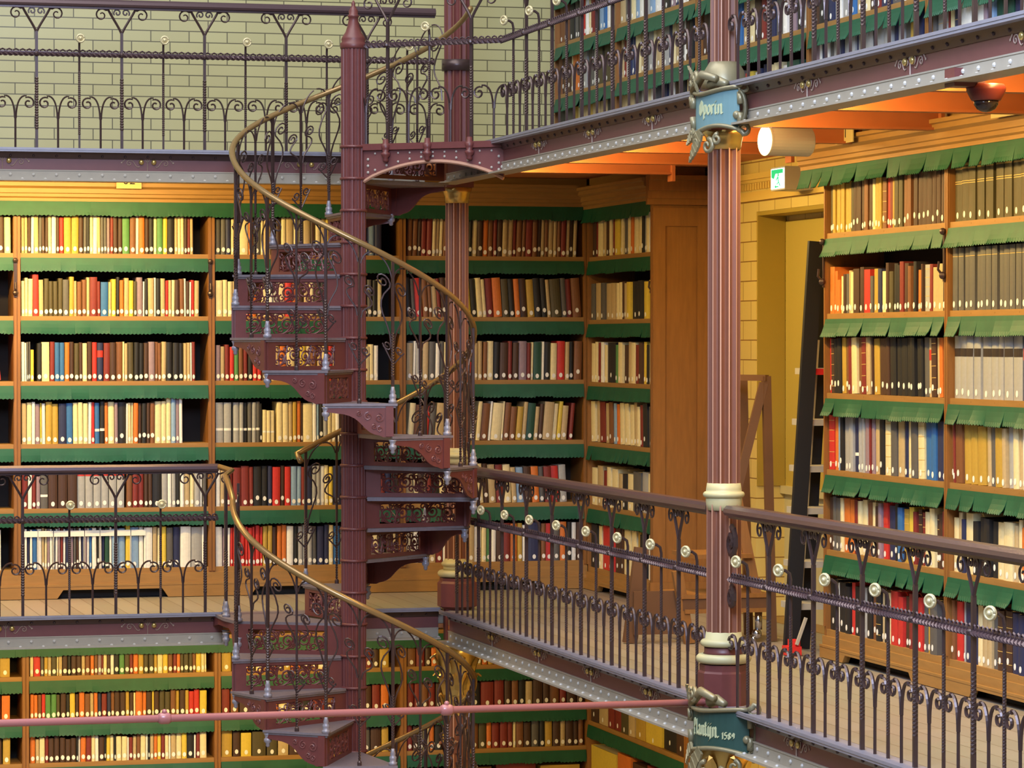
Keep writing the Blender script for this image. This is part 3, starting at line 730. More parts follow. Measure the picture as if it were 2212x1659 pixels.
# ------------------------------------------------------------------ books
COL = dict(k=(34, 31, 30, 'black'), g=(92, 88, 84, 'dark grey'), G=(164, 162, 158, 'light grey'), w=(236, 231, 218, 'white'), c=(228, 210, 158, 'cream'), t=(188, 162, 116, 'tan'),
           y=(216, 186, 66, 'yellow'), Y=(184, 148, 58, 'mustard'), o=(208, 112, 40, 'orange'), r=(196, 46, 38, 'red'), R=(124, 42, 34, 'dark red'), b=(72, 46, 31, 'dark brown'),
           B=(124, 78, 44, 'brown'), n=(40, 44, 78, 'navy'), u=(52, 104, 160, 'blue'), U=(136, 164, 192, 'pale blue'), e=(34, 74, 56, 'dark green'), E=(84, 136, 76, 'green'),
           p=(146, 122, 130, 'mauve'), l=(80, 70, 42, 'olive'))
ORDER = list(COL)
BM = [mat('cloth_' + v[3].replace(' ', '_'), v[:3], 0.55, 0.0, 60, 0.14) for v in COL.values()]
BANDB = mat('dark_title_band', (46, 34, 32), 0.5); BANDR = mat('red_title_label', (190, 52, 40), 0.5); BANDG = mat('gilt_band', (208, 172, 92), 0.45)
ov = MB(); n_ = 12
ov.prism([(math.cos(2*PI*i/n_), math.sin(2*PI*i/n_)) for i in range(n_)], lambda a, b, t: (a, t, b), -0.0006, 0.0006); OVAL = ov.mesh('spine_label', WHITE)
ROWS = {}
def row(key, z, s, h=0.26, frac=1.0, lean=0, hv=0.02): ROWS.setdefault(key, []).append((z, s, h, frac, lean, hv))
A = 'A'
row(A, ZB[5], "t2t2b2w2t3g2b2b2c2w3b2r3Y5Y5b3g2k2c2w3t2g2g2p2R2b3b3E5B4w2o4b3k3c2E4y3k5t2c2c2b2R2t2", .255, .93, 0, .008)
row(A, ZB[4], "c2cc3r4^t3l3l3l3l3g4Y3t2B3B3t2R5R2u5t2y3k2o3t3y3l2p4w1k2t4w1k3t3r2t2c2b3B3w1b2w1r2t3", .25, .96, 0, .018)
row(A, ZB[3], "w2w1g1g1y2v.2k3c5R3u3u3o3b3l3b2c3b3r3n4!R4b4B4c1t2l4k3k3b3p4B2B2t3k4k4k3t2t2w1R2", .262, .94, 0, .006)
row(A, ZB[2], "t3c3w2p3y1w2Y4Y4n5u4c3c3c3w2r2u3_k3_o2c4p2k5w1c2c1o3b2k3b2B3c4c3c3^U3^p2^w2^", .278, .87, 0, .008)
row(A, ZB[1], "R3w2R2p2g4_b5b5b5G4+G4+G4+G4+G4+G4+.1B3R3R3b2b2k5G3w2G2k2w2t3c2G3w1g2", .265, 1.0, 0, .008)
row(A, ZB[0], "p1w1n1w1u2w2t1c1p1w1n1w1p1R1w1n1w1p1g1b1w1n1p1w1u1w2k1w1n1e2w1U3U3y2^U4w2w4t2c2y2g3n3w5G5w2", .275, 1.0, 0, .006)
row('Z', ZB[5], "r3w2b3k2E3t2o3b2c3g2y2R3b3r2w2b2t2o2c2B3R2b2c2", .25); row('Z', ZB[4], "b3t2r3k2c3g2Y2o3b3R2n3g2w2r3n2k2", .25, .9)
row('Z', ZB[3], "b3t2k3c3g2u3o3b3r4r4r4r4", .27, .95, -5); row('Z', ZB[2], "k3c3t2u3w2o3b3g3e2G2", .27, .93); row('Z', ZB[1], "t3b3R2k3c2g3b3", .26, .9); row('Z', ZB[0], "w2U2w3t2p2w2n2k2w3U2w2", .27, .95)
B_ = 'B'
row(B_, ZB[5], "g2g2n2c1y2c4o2g3c1t3k2b2c2t3c2g2t3b2c2t2y2b3o3c2t3g2n2U3n3.3", .25, .95, 0, .008)
row(B_, ZB[4], "c3c2c2t3k2r2o3b2c3w2G2c3r3o2b3t2c2l3k3c3y2o2r3b3c2k2g2k2c2.3", .25, .95, 0, .012)
row(B_, ZB[3], "p2t2R2r2E2B2R2k2r2r2b3c3t2o3c4b2y3c2B3t2c3r2t3o2c3k3.2c4c2w2.5", .24, .95, 0, .01)
row(B_, ZB[2], "G4_G4_.1G3_G2_k2_g2_G2_g2_k1c2v_c2v_c2v_.1c3c3t2Y2o2b1c5w2U1k2G2c2c2w2b1R2b4b4c2y2c2y3.5", .275, .95, 0, .008)
row(B_, ZB[1], "w2t2R4R4R4R2k4k3n2r4b2r3U3U2R2n3G2G2w2c2y2n4g3w1R2w2c2k3b2c3R3n3k3", .27, 1, 0, .006)
row(B_, ZB[0], "w3p2w1r1r2r1r2r1r2r1r2r1Y2Y2b2o2o2w3k2G2G2G2g2n3n2c2u3g2c2u2w3n3r2c3k3b3t2", .27, 1, 0, .008)
row('C', ZB[5], "B3B3b2R3R3c2t2c2B2R2b2t2b3g3k2c3b3o3B3R2b3t3t3R2B3B2R4B3b2t2B2t3t2B2R3t2b2t2", .28, .97, 2, .008)
row('C', ZB[4], "k3g2r4B3B2t3R2b3c2Y3b3t2y3k3c3c2R4o5l4k3o3b4Y4k4k3t2l6g3R3B5", .27, 1, -4, .006)
row('C', ZB[3], "t3w1G2k1t3g3w2g2c3b3t2c2r4t2t2B2c3k3b4R2b3p4R2c1e4w1k3c3r4t2k2B4", .265, 1, 1, .008)
row('C', ZB[2], "c3B3b2r2g3t5b3t3B3c2g4c2B4w1c5c1B3B3Y3t2e4t2b2t5c2y2t3.1R2", .255, .95, 5, .02)
row('C', ZB[1], "t3c2b3R2k3c3t3b3w2k3c3b2t3R3c3t2U3b3o3g2R3r3G3", .26, .92, -3, .015)
row('C', ZB[0], "c3w2k2b2t3R3w2k3c3w2t3w3c2E2w2b3R3o3Y2w2n6B2r3g3o3k2w2b2", .26, 1, 0, .015)
row('D', ZR[5], "b3R2c4t2b3c2R2y4c2g3c2o2c3c2k2G2c2w2t3", .27, 1, 1, .01); row('D', ZR[4], "g3t4g3t4t3c2c2b2t2y3k5k3y3y4c2", .25, 1, 0, .008)
row('D', ZR[3], "c3c2R2w2c2k6E2c3b3t2c3R3b2y2k2c2c3", .27, 1, 1, .012); row('D', ZR[2], "c3t2R4t3B3U2o2c3c3c3t2c2R2k3g3G2", .28, 1, -2, .015)
row('D', ZR[1], "c3t3R2c2c3t2k2c3g4G3c2w2", .26, 1, 1, .02); row('D', ZR[0], "k4c2r4r4b3b2c4c3Y2k2.3w4", .3, 1, 1, .02)
row('R', ZR[5], "l3Y2Y3Y3Y3Y2l2b2b4b3B3b3c2Y3Y2B3=r2R2Y2l3l3B3B3b3b3b4b4b3b3b3", .27, .98, 0, .006)
row('R', ZR[4], "o4oov c2vb2g3t2c2b5b3r5g2vY4n3c3b2l3k3k2R3b3B2t2k2o3b1G4=R2t4t4b3", .235, 1, 0, .03)
row('R', ZR[3], "r1b2=k3k3Y3B2R2c4B3R3=t3b1Y4b5b2k4k3k4k3k3k3k2g3t2!b3=t1o2B3", .30, 1, -2, .004)
row('R', ZR[2], "r4=o2U1k2G4G3n3_G2G2p3R1p2t3k3c4=g4t4n2c3g4c4=u4u3n4g2", .295, 1, -1, .006)
row('R', ZR[1], "b2g2g3c2o4o3R2c2c3R1B2c2b2p2r3!n4k2u3Y3=y3R2b2=R2=c3c3b2=b2R2", .285, 1, -1, .015)
row('R', ZR[0], "k5w1k4k3r2k4G3k3B3k3=t1k2c2r4r3b3R2r3r2g2Y2g4", .27, .93, 0, .015)
row('S', ZR[5], "l4=l4=l4=l4=l4=.2l4=l4=l4=l4=l4=l4=l4=l4=l4=l4=l4=l4=", .30, 1, 0, .002)
row('S', ZR[4], "g3-g3-g3-g3-g3-g3-g3-g3-g3-g3-g3-g3-g3-g3-g3-g3-g3-g3-g3-g3-g3-g3-g3-g3-", .31, 1, 0, .002)
row('S', ZR[3], "G4#G4#G4#G4#G5#G4#G3#G5#G5#n4!k4b4k4t3b4R4c4k4b3", .31, 1, 0, .003)
row('S', ZR[2], "B1R1B4Y4Y4Y5t2g3Y4t2G3c3t2w2t4G3k3b4c3t4b4c3t4k3", .29, 1, -2, .008)
row('S', ZR[1], "c3t2n2c4k3k3k3k3c4c5t2c2o2Y3c2o3c3k3b3t3c3b3t4R3", .28, 1, 0, .02)
row('S', ZR[0], "B2r4G1n4n4c3t3t3g3b4=b4=n4n4n4n4n4b4k4n4b4k4R3n4", .29, 1, 0, .006)
row('U0', ZU[0], "k8g8Y4c4t4t4Y4t4t4t4t3k4k3.4", .29, 1, 0, .006); row('U1', ZU[0], "t4t4t4t4g8G4w3c3w4n8n6G4w4b4k4k4t4B4n4", .31, 1, 0, .006)
row('U0', ZU[1], "B4b2B4b3c2o5o3b2G4g4g4w2l6l6b3t2b3", .27, 1, 0, .008); row('U1', ZU[1], "t2R2w3n3U2n2c5t4g2G6c2t5G6n3c3t5g2w2b3k3b4", .27, 1, 0, .008)
row('U0', ZU[2], "B5B5k5g4k2r3r3w2c2R3k4U5u3w3t4b3", .26, 1, 0, .008); row('U1', ZU[2], "t4g4c3U4w4G3U4w4b3k4p4n3w2w2w3b3k3", .26, 1, 0, .01)
row('U2', ZU[0], "B4R3c4k4t4b3k3G3.2r2y3w4n2n2G2c3c2c2w3e8.5", .24, .98, 0, .02); row('U3', ZU[0], "p3w1n2w2g2G3_n2G3_G3_n1G4_G4_k1G4_G4_n2G3_g3Y4n2b2", .33, 1, 0, .004)
row('U4', ZU[0], "g2G6=R1c2n3=w7g1w4p2U3e3e3e3n3w3G4b3c4n4k4t3", .33, 1, 0, .006)
for i, z in ((2, 1), (3, 1), (4, 1), (2, 2), (3, 2)): row('U%d' % i, ZU[z], "b3k4n3w3G4u3t3c3b3R2n4g4w2p3k3G3", .27, 1, 0, .01)
row('a', ZL[4], "c2r4g2Y2t2l3c1t2b3k2b3b3t2B3o2B2p2R1c2b2w2k3E3l3R2o3Y3l3l3Y2c3y3B3R2o2l2l3l2B2y3c2c1", .165, .97, 0, .008)
row('a', ZL[3], "o2o2B2r2E3E3l2b3k2y3b2o3B3t2o2n2R3n2B2b3b3Y2b2c1o4o2b3y1b3l3l3B3Y2b3Y2r3r3y4", .175, .97, 0, .012)
row('a', ZL[2], "o3t2c3R2b3b3b3b3b3k1w1o3R3c2w2b3k1y2c2k1c3c3w1R2t2B2c3w1k1t2o2y2R2c2w1t3c3y3^k4^w1R2c4", .175, .97, 0, .02)
for z in (1, 0): row('a', ZL[z], "b3o2t3Y2k3c2B3R2y2b3l3c2o3b3t2B3", .18, .97)
for k in 'zb':
    for z, s in ((4, "Y3y3o2b2c2B2R2l2Y2o3b3B2c2R2y3b2B3o2R2b2Y3"), (3, "R2B2b3R2b2o2c2b3k3R3B2R2.2B3b2R2o2"), (2, "Y3b2y3l4l3t3b4b3o2o2k3l3b3g2b3Y2"), (1, "b3o3c2B3b3")): row(k, ZL[z], s, .17, .95, 0, .012)
row('c', ZL[4], "B3R3b2o2R2b3k3l3Y2Y2o2Y2o2t2Y2B2o2b2Y2B3b2o2B2b3R2o2", .17, 1, 0, .008); row('c', ZL[3], "R2R2B2R2b2R2k4R2k3R4R3b2B2k2t2b3b2B3R2b3b2", .18, 1, 0, .012)
row('c', ZL[2], "R2b2g2c2o2k3Y4Y4b3B3l3o2R3R3R2c1B3b3g3k2Y3b3t2b3b2B2", .19, 1, 0, .02); row('c', ZL[1], "b3B3R3Y3", .17)
row('d', -0.93, "b5t6R4R4l5t4Y6y10k8b6", .3, 1, 0, .02); row('d', -1.42, "y12o6b6R5k6b5", .33, 1, 0, .02)

TOK = re.compile(r'([a-zA-Z])(\d*)([\^v=#!_+\-]*)|\.(\d*)')
books = []
for key, rows in ROWS.items():
    Mb = M[key]; Lb = {'A': 1.326, 'Z': 1.327, 'B': 1.343, 'C': 1.335, 'D': 1.60, 'R': 1.75, 'S': 1.75, 'a': 1.311, 'z': 1.33, 'b': 1.309, 'c': 1.35, 'd': 2.25}.get(key)
    if Lb is None: i = int(key[1]); Lb = UB[i] - UB[i+1]
    for z, s, h, frac, lean, hv in rows:
        toks = [(t.group(1), int(t.group(2) or (t.group(4) or 2) if t.group(1) is None else t.group(2) or 2), t.group(3) or '') for t in TOK.finditer(s.replace(' ', ''))]
        tot = sum(w + (0.25 if c else 0) for c, w, f in toks); sc = (Lb - 0.066) * frac / tot; x = 0.033; idx = 0; hh = h
        for c, w, f in toks:
            if c is None: x += w * sc; continue
            bw = w * sc; hq = h + rnd.uniform(-hv, hv) + (0.035 if '^' in f else 0) - (0.05 if 'v' in f else 0); idx += 1
            if f.strip('^v') in ('-', '#', '+') or '_' in f and c == 'G': hq = h
            books.append(dict(key=key, z=z, x=x, w=bw * 0.97, h=hq, c=c, f=f, M=Mb, i=idx, lean=lean + rnd.uniform(-.5, .5), d=rnd.uniform(0.16, 0.21), y=rnd.uniform(0.012, 0.03)))
            x += bw + 0.25 * sc
        for b in books[::-1]:
            if b['key'] != key or b['z'] != z: break
            b['n'] = idx
def spine(w): b = min(0.006, w * 0.2); return b
def cover_poly(w, d):
    b = spine(w); return [(0, d), (0, 0), (w*0.25, -b*0.8), (w*0.5, -b), (w*0.75, -b*0.8), (w, 0), (w, d)]
def lm(b):
    s = rad(b['lean']); x = b['x'] + (0 if s >= 0 else -b['h'] * math.sin(s) * 0)
    return b['M'] @ Matrix.Translation((x, b['y'], b['z'] + (b['w'] * abs(math.sin(s)) * (1 if s > 0 else 0)))) @ Matrix.Rotation(s, 4, 'Y')
def shown(b):
    T = lm(b); ps = [proj(T @ Vector(p)) for p in ((0, 0, 0), (b['w'], 0, 0), (b['w'], 0, b['h']), (0, 0, b['h']))]
    xs = [p[0] for p in ps]; ys = [p[1] for p in ps]; cx = sum(xs)/4; cyy = sum(ys)/4
    if max(xs) > 2212 or min(xs) < 2 or min(ys) > 1650 or max(ys) < 8: return 0
    wv = max(0, min(max(ys), 1659) - max(min(ys), 0)) * abs(xs[1] - xs[0])
    if 1518 < cx < 1606: wv *= 0.0
    if 485 < cx < 1040: wv *= 0.22
    if cyy < 330: wv *= 0.75
    if cx > 1035 and cx < 1500 and cyy > 1100: wv *= 0.7
    return wv
for b in books: b['s'] = shown(b)
rank = sorted(books, key=lambda b: -b['s']); solo = rank[:300]
for b in solo: b['solo'] = True
NUM = ['', 'first', 'second', 'third', 'fourth', 'fifth', 'sixth', 'seventh', 'eighth', 'ninth', 'tenth', 'eleventh', 'twelfth', 'thirteenth', 'fourteenth', 'fifteenth', 'sixteenth', 'seventeenth', 'eighteenth', 'nineteenth', 'twentieth']
TENS = {2: 'twenty', 3: 'thirty', 4: 'forty', 5: 'fifty', 6: 'sixty'}
def nth(i):
    if i <= 20: return NUM[i]
    t, u = divmod(i, 10)
    return (TENS[t][:-1] + 'ieth') if u == 0 else TENS[t] + '-' + NUM[u]
PLACE = {'A': ('left post', 'of back bay beside stair'), 'B': ('left post', 'of back bay behind stair'), 'C': ('left post', 'of back bay behind corner column'), 'D': ('back corner', 'of narrow return bookcase'),
         'R': ('ladder end', 'of bookcase beside black ladder'), 'S': ('middle post', 'of bookcase at picture edge'), 'Z': ('left', 'of bay at picture edge'), 'a': ('left post', 'of lower back bay'),
         'b': ('left post', 'of lower bay behind stair'), 'c': ('left post', 'of lower bay behind foliage column'), 'd': ('back corner', 'of lower return bookcase'), 'z': ('left', 'of lower bay at edge'),
         'U0': ('brick wall end', 'of first upper bay'), 'U1': ('far post', 'of second upper bay'), 'U2': ('far post', 'of upper bay behind column'), 'U3': ('far post', 'of upper bay above exit sign'), 'U4': ('far post', 'of upper bay above cornice')}
def blabel(b):
    zs = sorted({r[0] for r in ROWS[b['key']]}, reverse=True); k = zs.index(b['z'])
    if b['key'][0] == 'U': k = sorted(zs).index(b['z']); sh = ['bottom', 'second', 'third'][k]
    else: sh = 'top' if k == 0 else NUM[k + 1]
    e, pl = PLACE[b['key']]
    return f"{COL[b['c']][3]} book, {nth(b['i'])} from {e}, {sh} shelf {pl}"
GRP = {'A': 'books on the middle back wall', 'U': 'books on the upper gallery', 'R': 'books in the bookcases beside the ladder'}
stuff = MB(); SM = BM + [WHITE, PAGES, BANDB, BANDR, BANDG]
iW, iP, iK, iR, iG = [len(BM) + i for i in range(5)]
def bands(b):
    """(part name, material index, z0, z1) of printed or pasted bands on a spine"""
    h = b['h']; f = b['f']; o = []
    if '#' in f: o.append(('title_band', iK, h*0.67, h*0.8))
    if '!' in f: o.append(('title_label', iR, h*0.62, h*0.8))
    if '_' in f: o.append(('title_label', iW, h*0.3, h*0.36))
    if '+' in f: o.append(('title_band', iR, h*0.82, h*0.985))
    if '-' in f: o += [('gilt_band', iG, h*0.86, h*0.868)]
    if '=' in f:
        if b['key'] == 'S' and b['c'] == 'l': o += [('gilt_band', iG, h*q, h*(q + e)) for q, e in ((0.62, .012), (0.655, .012), (0.86, .03), (0.91, .045))]
        else: o += [('gilt_band', iG, h*q, h*q + 0.003) for q in (0.12, 0.32, 0.52, 0.72, 0.9)]
    return o
for b in books:
    T = lm(b); w, h, d = b['w'], b['h'], b['d']; bb = spine(w); mi = ORDER.index(b['c']); P = cover_poly(w, d)
    lw = min(0.0125, w*0.42); lz = 0.03 + (0.022 if b['c'] in 'kbB' and b['h'] > .27 else 0) + 0.004*((b['i']*7) % 5 - 2) * 0.5; lab = not ('_' in b['f'])
    if b['key'] == 'U4' and b['z'] == ZU[0]: lab = False
    if b.get('solo'):
        m = MB(); t = min(0.003, w*0.12)
        inner = [(t, d), (t, 0.003), (w - t, 0.003), (w - t, d)]
        m.prism(P[::-1] + inner, lambda a, q, z: (a, q, z), 0, h)
        o = obj('book', m, BM[mi]); o.matrix_world = T
        tag(o, blabel(b), 'book', GRP['U' if b['key'][0] == 'U' else 'R' if b['key'] in 'RS' else 'A'] if b['key'] not in 'abcdz' else 'books on the lower gallery')
        m = MB(); m.box(t, w - t, 0.0035, d - 0.004, 0.003, h - 0.004); obj('page_block', m, PAGES, o)
        if lab: put('spine_label', OVAL, o, (w/2, -bb - 0.0005, lz), None, (lw, 1, 0.0165))
        for nm, mm, z0, z1 in bands(b):
            m = MB(); m.prism([(a, q - 0.0008) for a, q in P[1:6]] + [(w, 0.002), (0, 0.002)], lambda a, q, z: (a, q, z), z0, z1); obj(nm, m, SM[mm], o)
    else:
        def add(poly, z0, z1, i):
            stuff.mi = i; stuff.prism(poly, lambda a, q, z: tuple(T @ Vector((a, q, z))), z0, z1)
        add(P, 0, h, mi)
        if lab:
            stuff.mi = iW; stuff.prism([(math.cos(2*PI*i/8)*lw + w/2, math.sin(2*PI*i/8)*0.0165 + lz) for i in range(8)], lambda a, q, t: tuple(T @ Vector((a, t, q))), -bb - 0.0012, -bb + 0.0005)
        for nm, mm, z0, z1 in bands(b): add([(a, q - 0.0008) for a, q in P[1:6]] + [(w, 0.002), (0, 0.002)], z0, z1, mm)
o = obj('remaining_books', stuff, SM); tag(o, 'many smaller book spines filling the remaining far shelves of every gallery', 'books', kind='stuff')
# white topped magazine holders on the bottom shelf behind the middle back railing
mh = MB(); mh.box(0, 0.1, 0.0, 0.004, 0.222, 0.262); MHL = mh.mesh('top_label', WHITE)
for i in range(8):
    o = thing('magazine_holder', f'white card magazine holder on the bottom back shelf, {NUM[i+1]} from the post beyond the railing', 'magazine holder', (BX[1] + 0.036 + i*0.105, 22.003, ZB[0]), 0, 'magazine holders on the bottom shelf')
    put('top_label', MHL, o, (0, 0, 0))
    m = MB(); m.box(0.0, 0.002, 0.002, 0.2, 0, 0.262); m.box(0.098, 0.1, 0.002, 0.2, 0, 0.262); obj('side_wall', m, WHITE, o)

# ------------------------------------------------------------------ props on the side gallery
t = thing('library_steps', 'honey wood library steps with tall hand posts standing behind the column', 'step ladder', (5.4, 17.8, 0))
def bar(name, p, q, w, h, m_=WOOD, par=t, off=(5.4, 17.8, 0)):
    m = MB(); v = Vector(off); m.beam(Vector(p) - v, Vector(q) - v, w, h); return obj(name, m, m_, par)
for dy in (0, 0.42):
    bar('hand_post', (6.284, 17.8 + dy, 0.0), (6.246, 17.8 + dy, 1.54), 0.03, 0.05, WOODD)
bar('hand_rail', (6.246, 17.785, 1.53), (6.04, 18.2, 1.53), 0.03, 0.035, WOODD)
bar('brace', (6.23, 17.8, 1.5), (6.07, 17.82, 0.86), 0.03, 0.05, WOODD)
bar('front_leg', (6.06, 17.83, 0.9), (6.205, 17.81, 0.2), 0.035, 0.06)
bar('front_leg', (5.70, 17.79, 0.42), (5.775, 17.79, 0.0), 0.035, 0.06)
bar('back_leg', (5.52, 17.9, 0.55), (5.45, 17.9, 0.0), 0.04, 0.08, WOODD)
for z, x0, x1 in ((0.27, 5.72, 6.26), (0.185, 5.74, 6.26), (0.5, 5.8, 6.15)):
    m = MB(); m.box(x0 - 5.4, x1 - 5.4, -0.04, 0.4, z - 0.012, z + 0.012); obj('step_board', m, WOOD, t)
m = MB(); m.box(0.33, 0.86, -0.03, -0.01, 0.19, 0.26); m.box(0.06, 0.36, 0.05, 0.07, 0.05, 0.3); obj('apron', m, WOODD, t)
m = MB(); m.tube([(0.80, 0.0, 0.17), (0.80, 0.0, 0.07)], 0.022, 12); m.ball((0.79, 0.0, 0.045), 0.03, 12, 8); m.tube([(0.77, 0.0, 0.03), (0.77, 0.0, 0.0)], 0.016, 10); obj('castor', m, STEEL, t, True)
t2 = thing('black_ladder', 'black sided library ladder with worn grey treads leaning by the bookcase', 'ladder', (6.2, 17.25, 0))
def lad(x): return 0.05 + x * 0.062
for dy, nm in ((0.0, 'side_board'),):
    for sx in (0.0, 0.45):
        m = MB(); a0 = Vector((-0.062 + sx * 0.35, 0, 0)); a1 = Vector((0.085 + sx * 0.35, 0, 2.3)); m.beam(a0 + Vector((0, -0.17 + sx * 0.55, 0)), a1 + Vector((0, -0.17 + sx * 0.55, 0)), 0.085, 0.03, (0, 1, 0)); obj(nm, m, BLACKP, t2)
for i, z in enumerate((1.591, 1.304, 1.043, 0.808, 0.508, 0.273)):
    x = 0.145 * z / 2.3 - 0.06
    m = MB(); m.box(x + 0.02, x + 0.36, -0.15, 0.1, z - 0.035, z); o = obj('tread_board', m, LADW, t2)
    if i == 0:
        m = MB(); m.box(x + 0.02, x + 0.36, -0.156, -0.15, z - 0.037, z - 0.002); q = obj('red_nosing', m, REDP, o)
m = MB(); m.beam((0.06, 0.0, 0.3), (0.16, 0.0, 1.75), 0.018, 0.018); obj('strut', m, LADW, t2)
t3 = thing('red_block', 'small red plastic block with pale handle on floor beside the ladder', 'door wedge', (6.1, 16.98, 0))
m = MB(); m.box(-0.03, 0.05, -0.05, 0.05, 0, 0.05); m.box(0.0, 0.045, -0.04, 0.04, 0.05, 0.085); obj('base', m, REDP, t3)
m = MB(); m.beam((0.02, -0.05, 0.06), (0.075, -0.05, 0.21), 0.016, 0.016); obj('handle', m, LADW, t3)
# spotlight
t4 = thing('spot_lamp', 'pale cylindrical spot lamp with glowing face under the orange joists', 'lamp', (5.55, 15.5, 2.753))
ax = Vector((-0.987, -0.159, 0)); m = MB(); m.tube([ax * -0.125, ax * -0.12, ax * 0.12], [0.07, 0.0755, 0.0755], 28); 
m.tube([ax * 0.118, ax * 0.128], 0.077, 28); obj('lamp_shell', m, LAMPM, t4, False)
m = MB(); m.tube([ax * 0.126, ax * 0.131], 0.071, 24); obj('glowing_face', m, GLOW, t4)
m = MB(); m.tube([(0, 0, 0.07), (0, 0, 0.137)], 0.012, 8); m.box(-0.04, 0.04, -0.03, 0.03, 0.125, 0.137); obj('bracket', m, IRON, t4)
# exit sign
t5 = thing('exit_sign', 'lit emergency exit sign with running figure on the wall above the niche', 'sign', (6.62, 18.43, 2.72))
m = MB(); m.box(-0.08, 0.1, -0.125, 0.125, -0.07, 0.07); obj('housing', m, LAMPM, t5)
m = MB(); m.box(-0.084, -0.08, -0.115, 0.115, -0.06, 0.06); fc = obj('sign_face', m, SIGNW, t5)
m = MB(); fx_ = lambda a, b, t_: (t_, -a, b)
m.prism([(-0.1, 0.03), (0.1, 0.03), (0.1, 0.055), (-0.1, 0.055)], fx_, -0.0865, -0.084); m.prism([(-0.1, 0.03), (-0.03, 0.03), (-0.06, 0.0), (-0.1, 0.01)], fx_, -0.0865, -0.084)
m.ball((-0.086, -0.02, 0.022), 0.012, 8, 5, sx=0.2)
for q in (((0.01, 0.012), (0.03, -0.02)), ((0.03, -0.02), (0.055, -0.045)), ((0.03, -0.02), (0.0, -0.035)), ((0.015, 0.008), (-0.015, -0.01)), ((0.015, 0.008), (0.045, 0.0))):
    m.beam(fx_(*q[0], -0.0855), fx_(*q[1], -0.0855), 0.002, 0.009, (1, 0, 0))
m.prism([(-0.02, -0.045), (0.02, -0.045), (0.02, -0.052), (-0.02, -0.052)], fx_, -0.0865, -0.084); m.prism([(-0.02, -0.038), (-0.045, -0.048), (-0.02, -0.058)], fx_, -0.0865, -0.084)
obj('pictogram', m, SIGNG, fc)
# dome camera under the girder
t6 = thing('dome_camera', 'dark red dome camera on bracket hanging under the upper girder', 'camera', (5.03, 11.85, H2 - 0.2))
m = MB(); m.box(-0.11, 0.02, -0.04, 0.06, -0.012, 0.06); obj('bracket', m, MAROON, t6)
m = MB(); m.lathe([(0.07, 0.0), (0.078, -0.012), (0.078, -0.025), (0.06, -0.06), (0.055, -0.065)], 24, (0.04, 0, 0)); obj('housing', m, mat('camera_red', (104, 36, 30), 0.4), t6, True)
m = MB(); m.lathe([(0.05, -0.062), (0.048, -0.08), (0.036, -0.098), (0.015, -0.108), (0.001, -0.11)], 20, (0.04, 0, 0)); obj('glass_dome', m, GLASS, t6, True)
# number cards
def text_mesh(s, size):
    cu = bpy.data.curves.new('t', 'FONT'); cu.body = s; cu.size = size; cu.extrude = 0.0008; cu.align_x = 'CENTER'; cu.align_y = 'CENTER'
    o = bpy.data.objects.new('t', cu); C.objects.link(o); bpy.context.view_layer.update()
    me = bpy.data.meshes.new_from_object(o.evaluated_get(bpy.context.evaluated_depsgraph_get())); bpy.data.objects.remove(o); bpy.data.curves.remove(cu)
    me.materials.clear(); me.materials.append(BLACK); me.name = 'number'; return me
for s, loc, rz, w, lb in (('02', (3.12, 21.885, 2.832), 0.0, 0.17, 'cream card numbered 02 hanging behind the back girder'), ('01', (6.13, 16.226, 2.85), R90, 0.26, 'cream card numbered 01 on the yellow cornice above the exit sign'), ('02', (6.13, 14.1, 2.85), R90, 0.34, 'cream card numbered 02 above the cornice at the picture edge')):
    o = thing('number_card', lb, 'sign', loc, rz, 'bay number cards'); m = MB(); m.box(-w/2, w/2, 0, 0.006, -0.055, 0.055); obj('card', m, SIGNC, o)
    put('number', text_mesh(s, 0.085), o, (0, -0.001, 0), (rad(90), 0, 0))
# tie rod across the void
t7 = thing('tie_rod', 'long pink painted tie rod crossing the void below the staircase', 'rod', (4.9, 14.75, 0.012))
m = MB(); m.tube([(-9, 0, 0), (-0.02, 0, 0)], 0.0175, 12); obj('rod', m, PINK, t7, True)
for x in (2.262 - 4.9, 3.594 - 4.9):
    m = MB(); m.tube([(x - 0.03, 0, 0), (x - 0.018, 0, 0), (x + 0.018, 0, 0), (x + 0.03, 0, 0)], [0.02, 0.027, 0.027, 0.02], 10); m.ball((x, 0, 0.03), 0.013, 8, 5); obj('collar', m, PINK, t7, True)

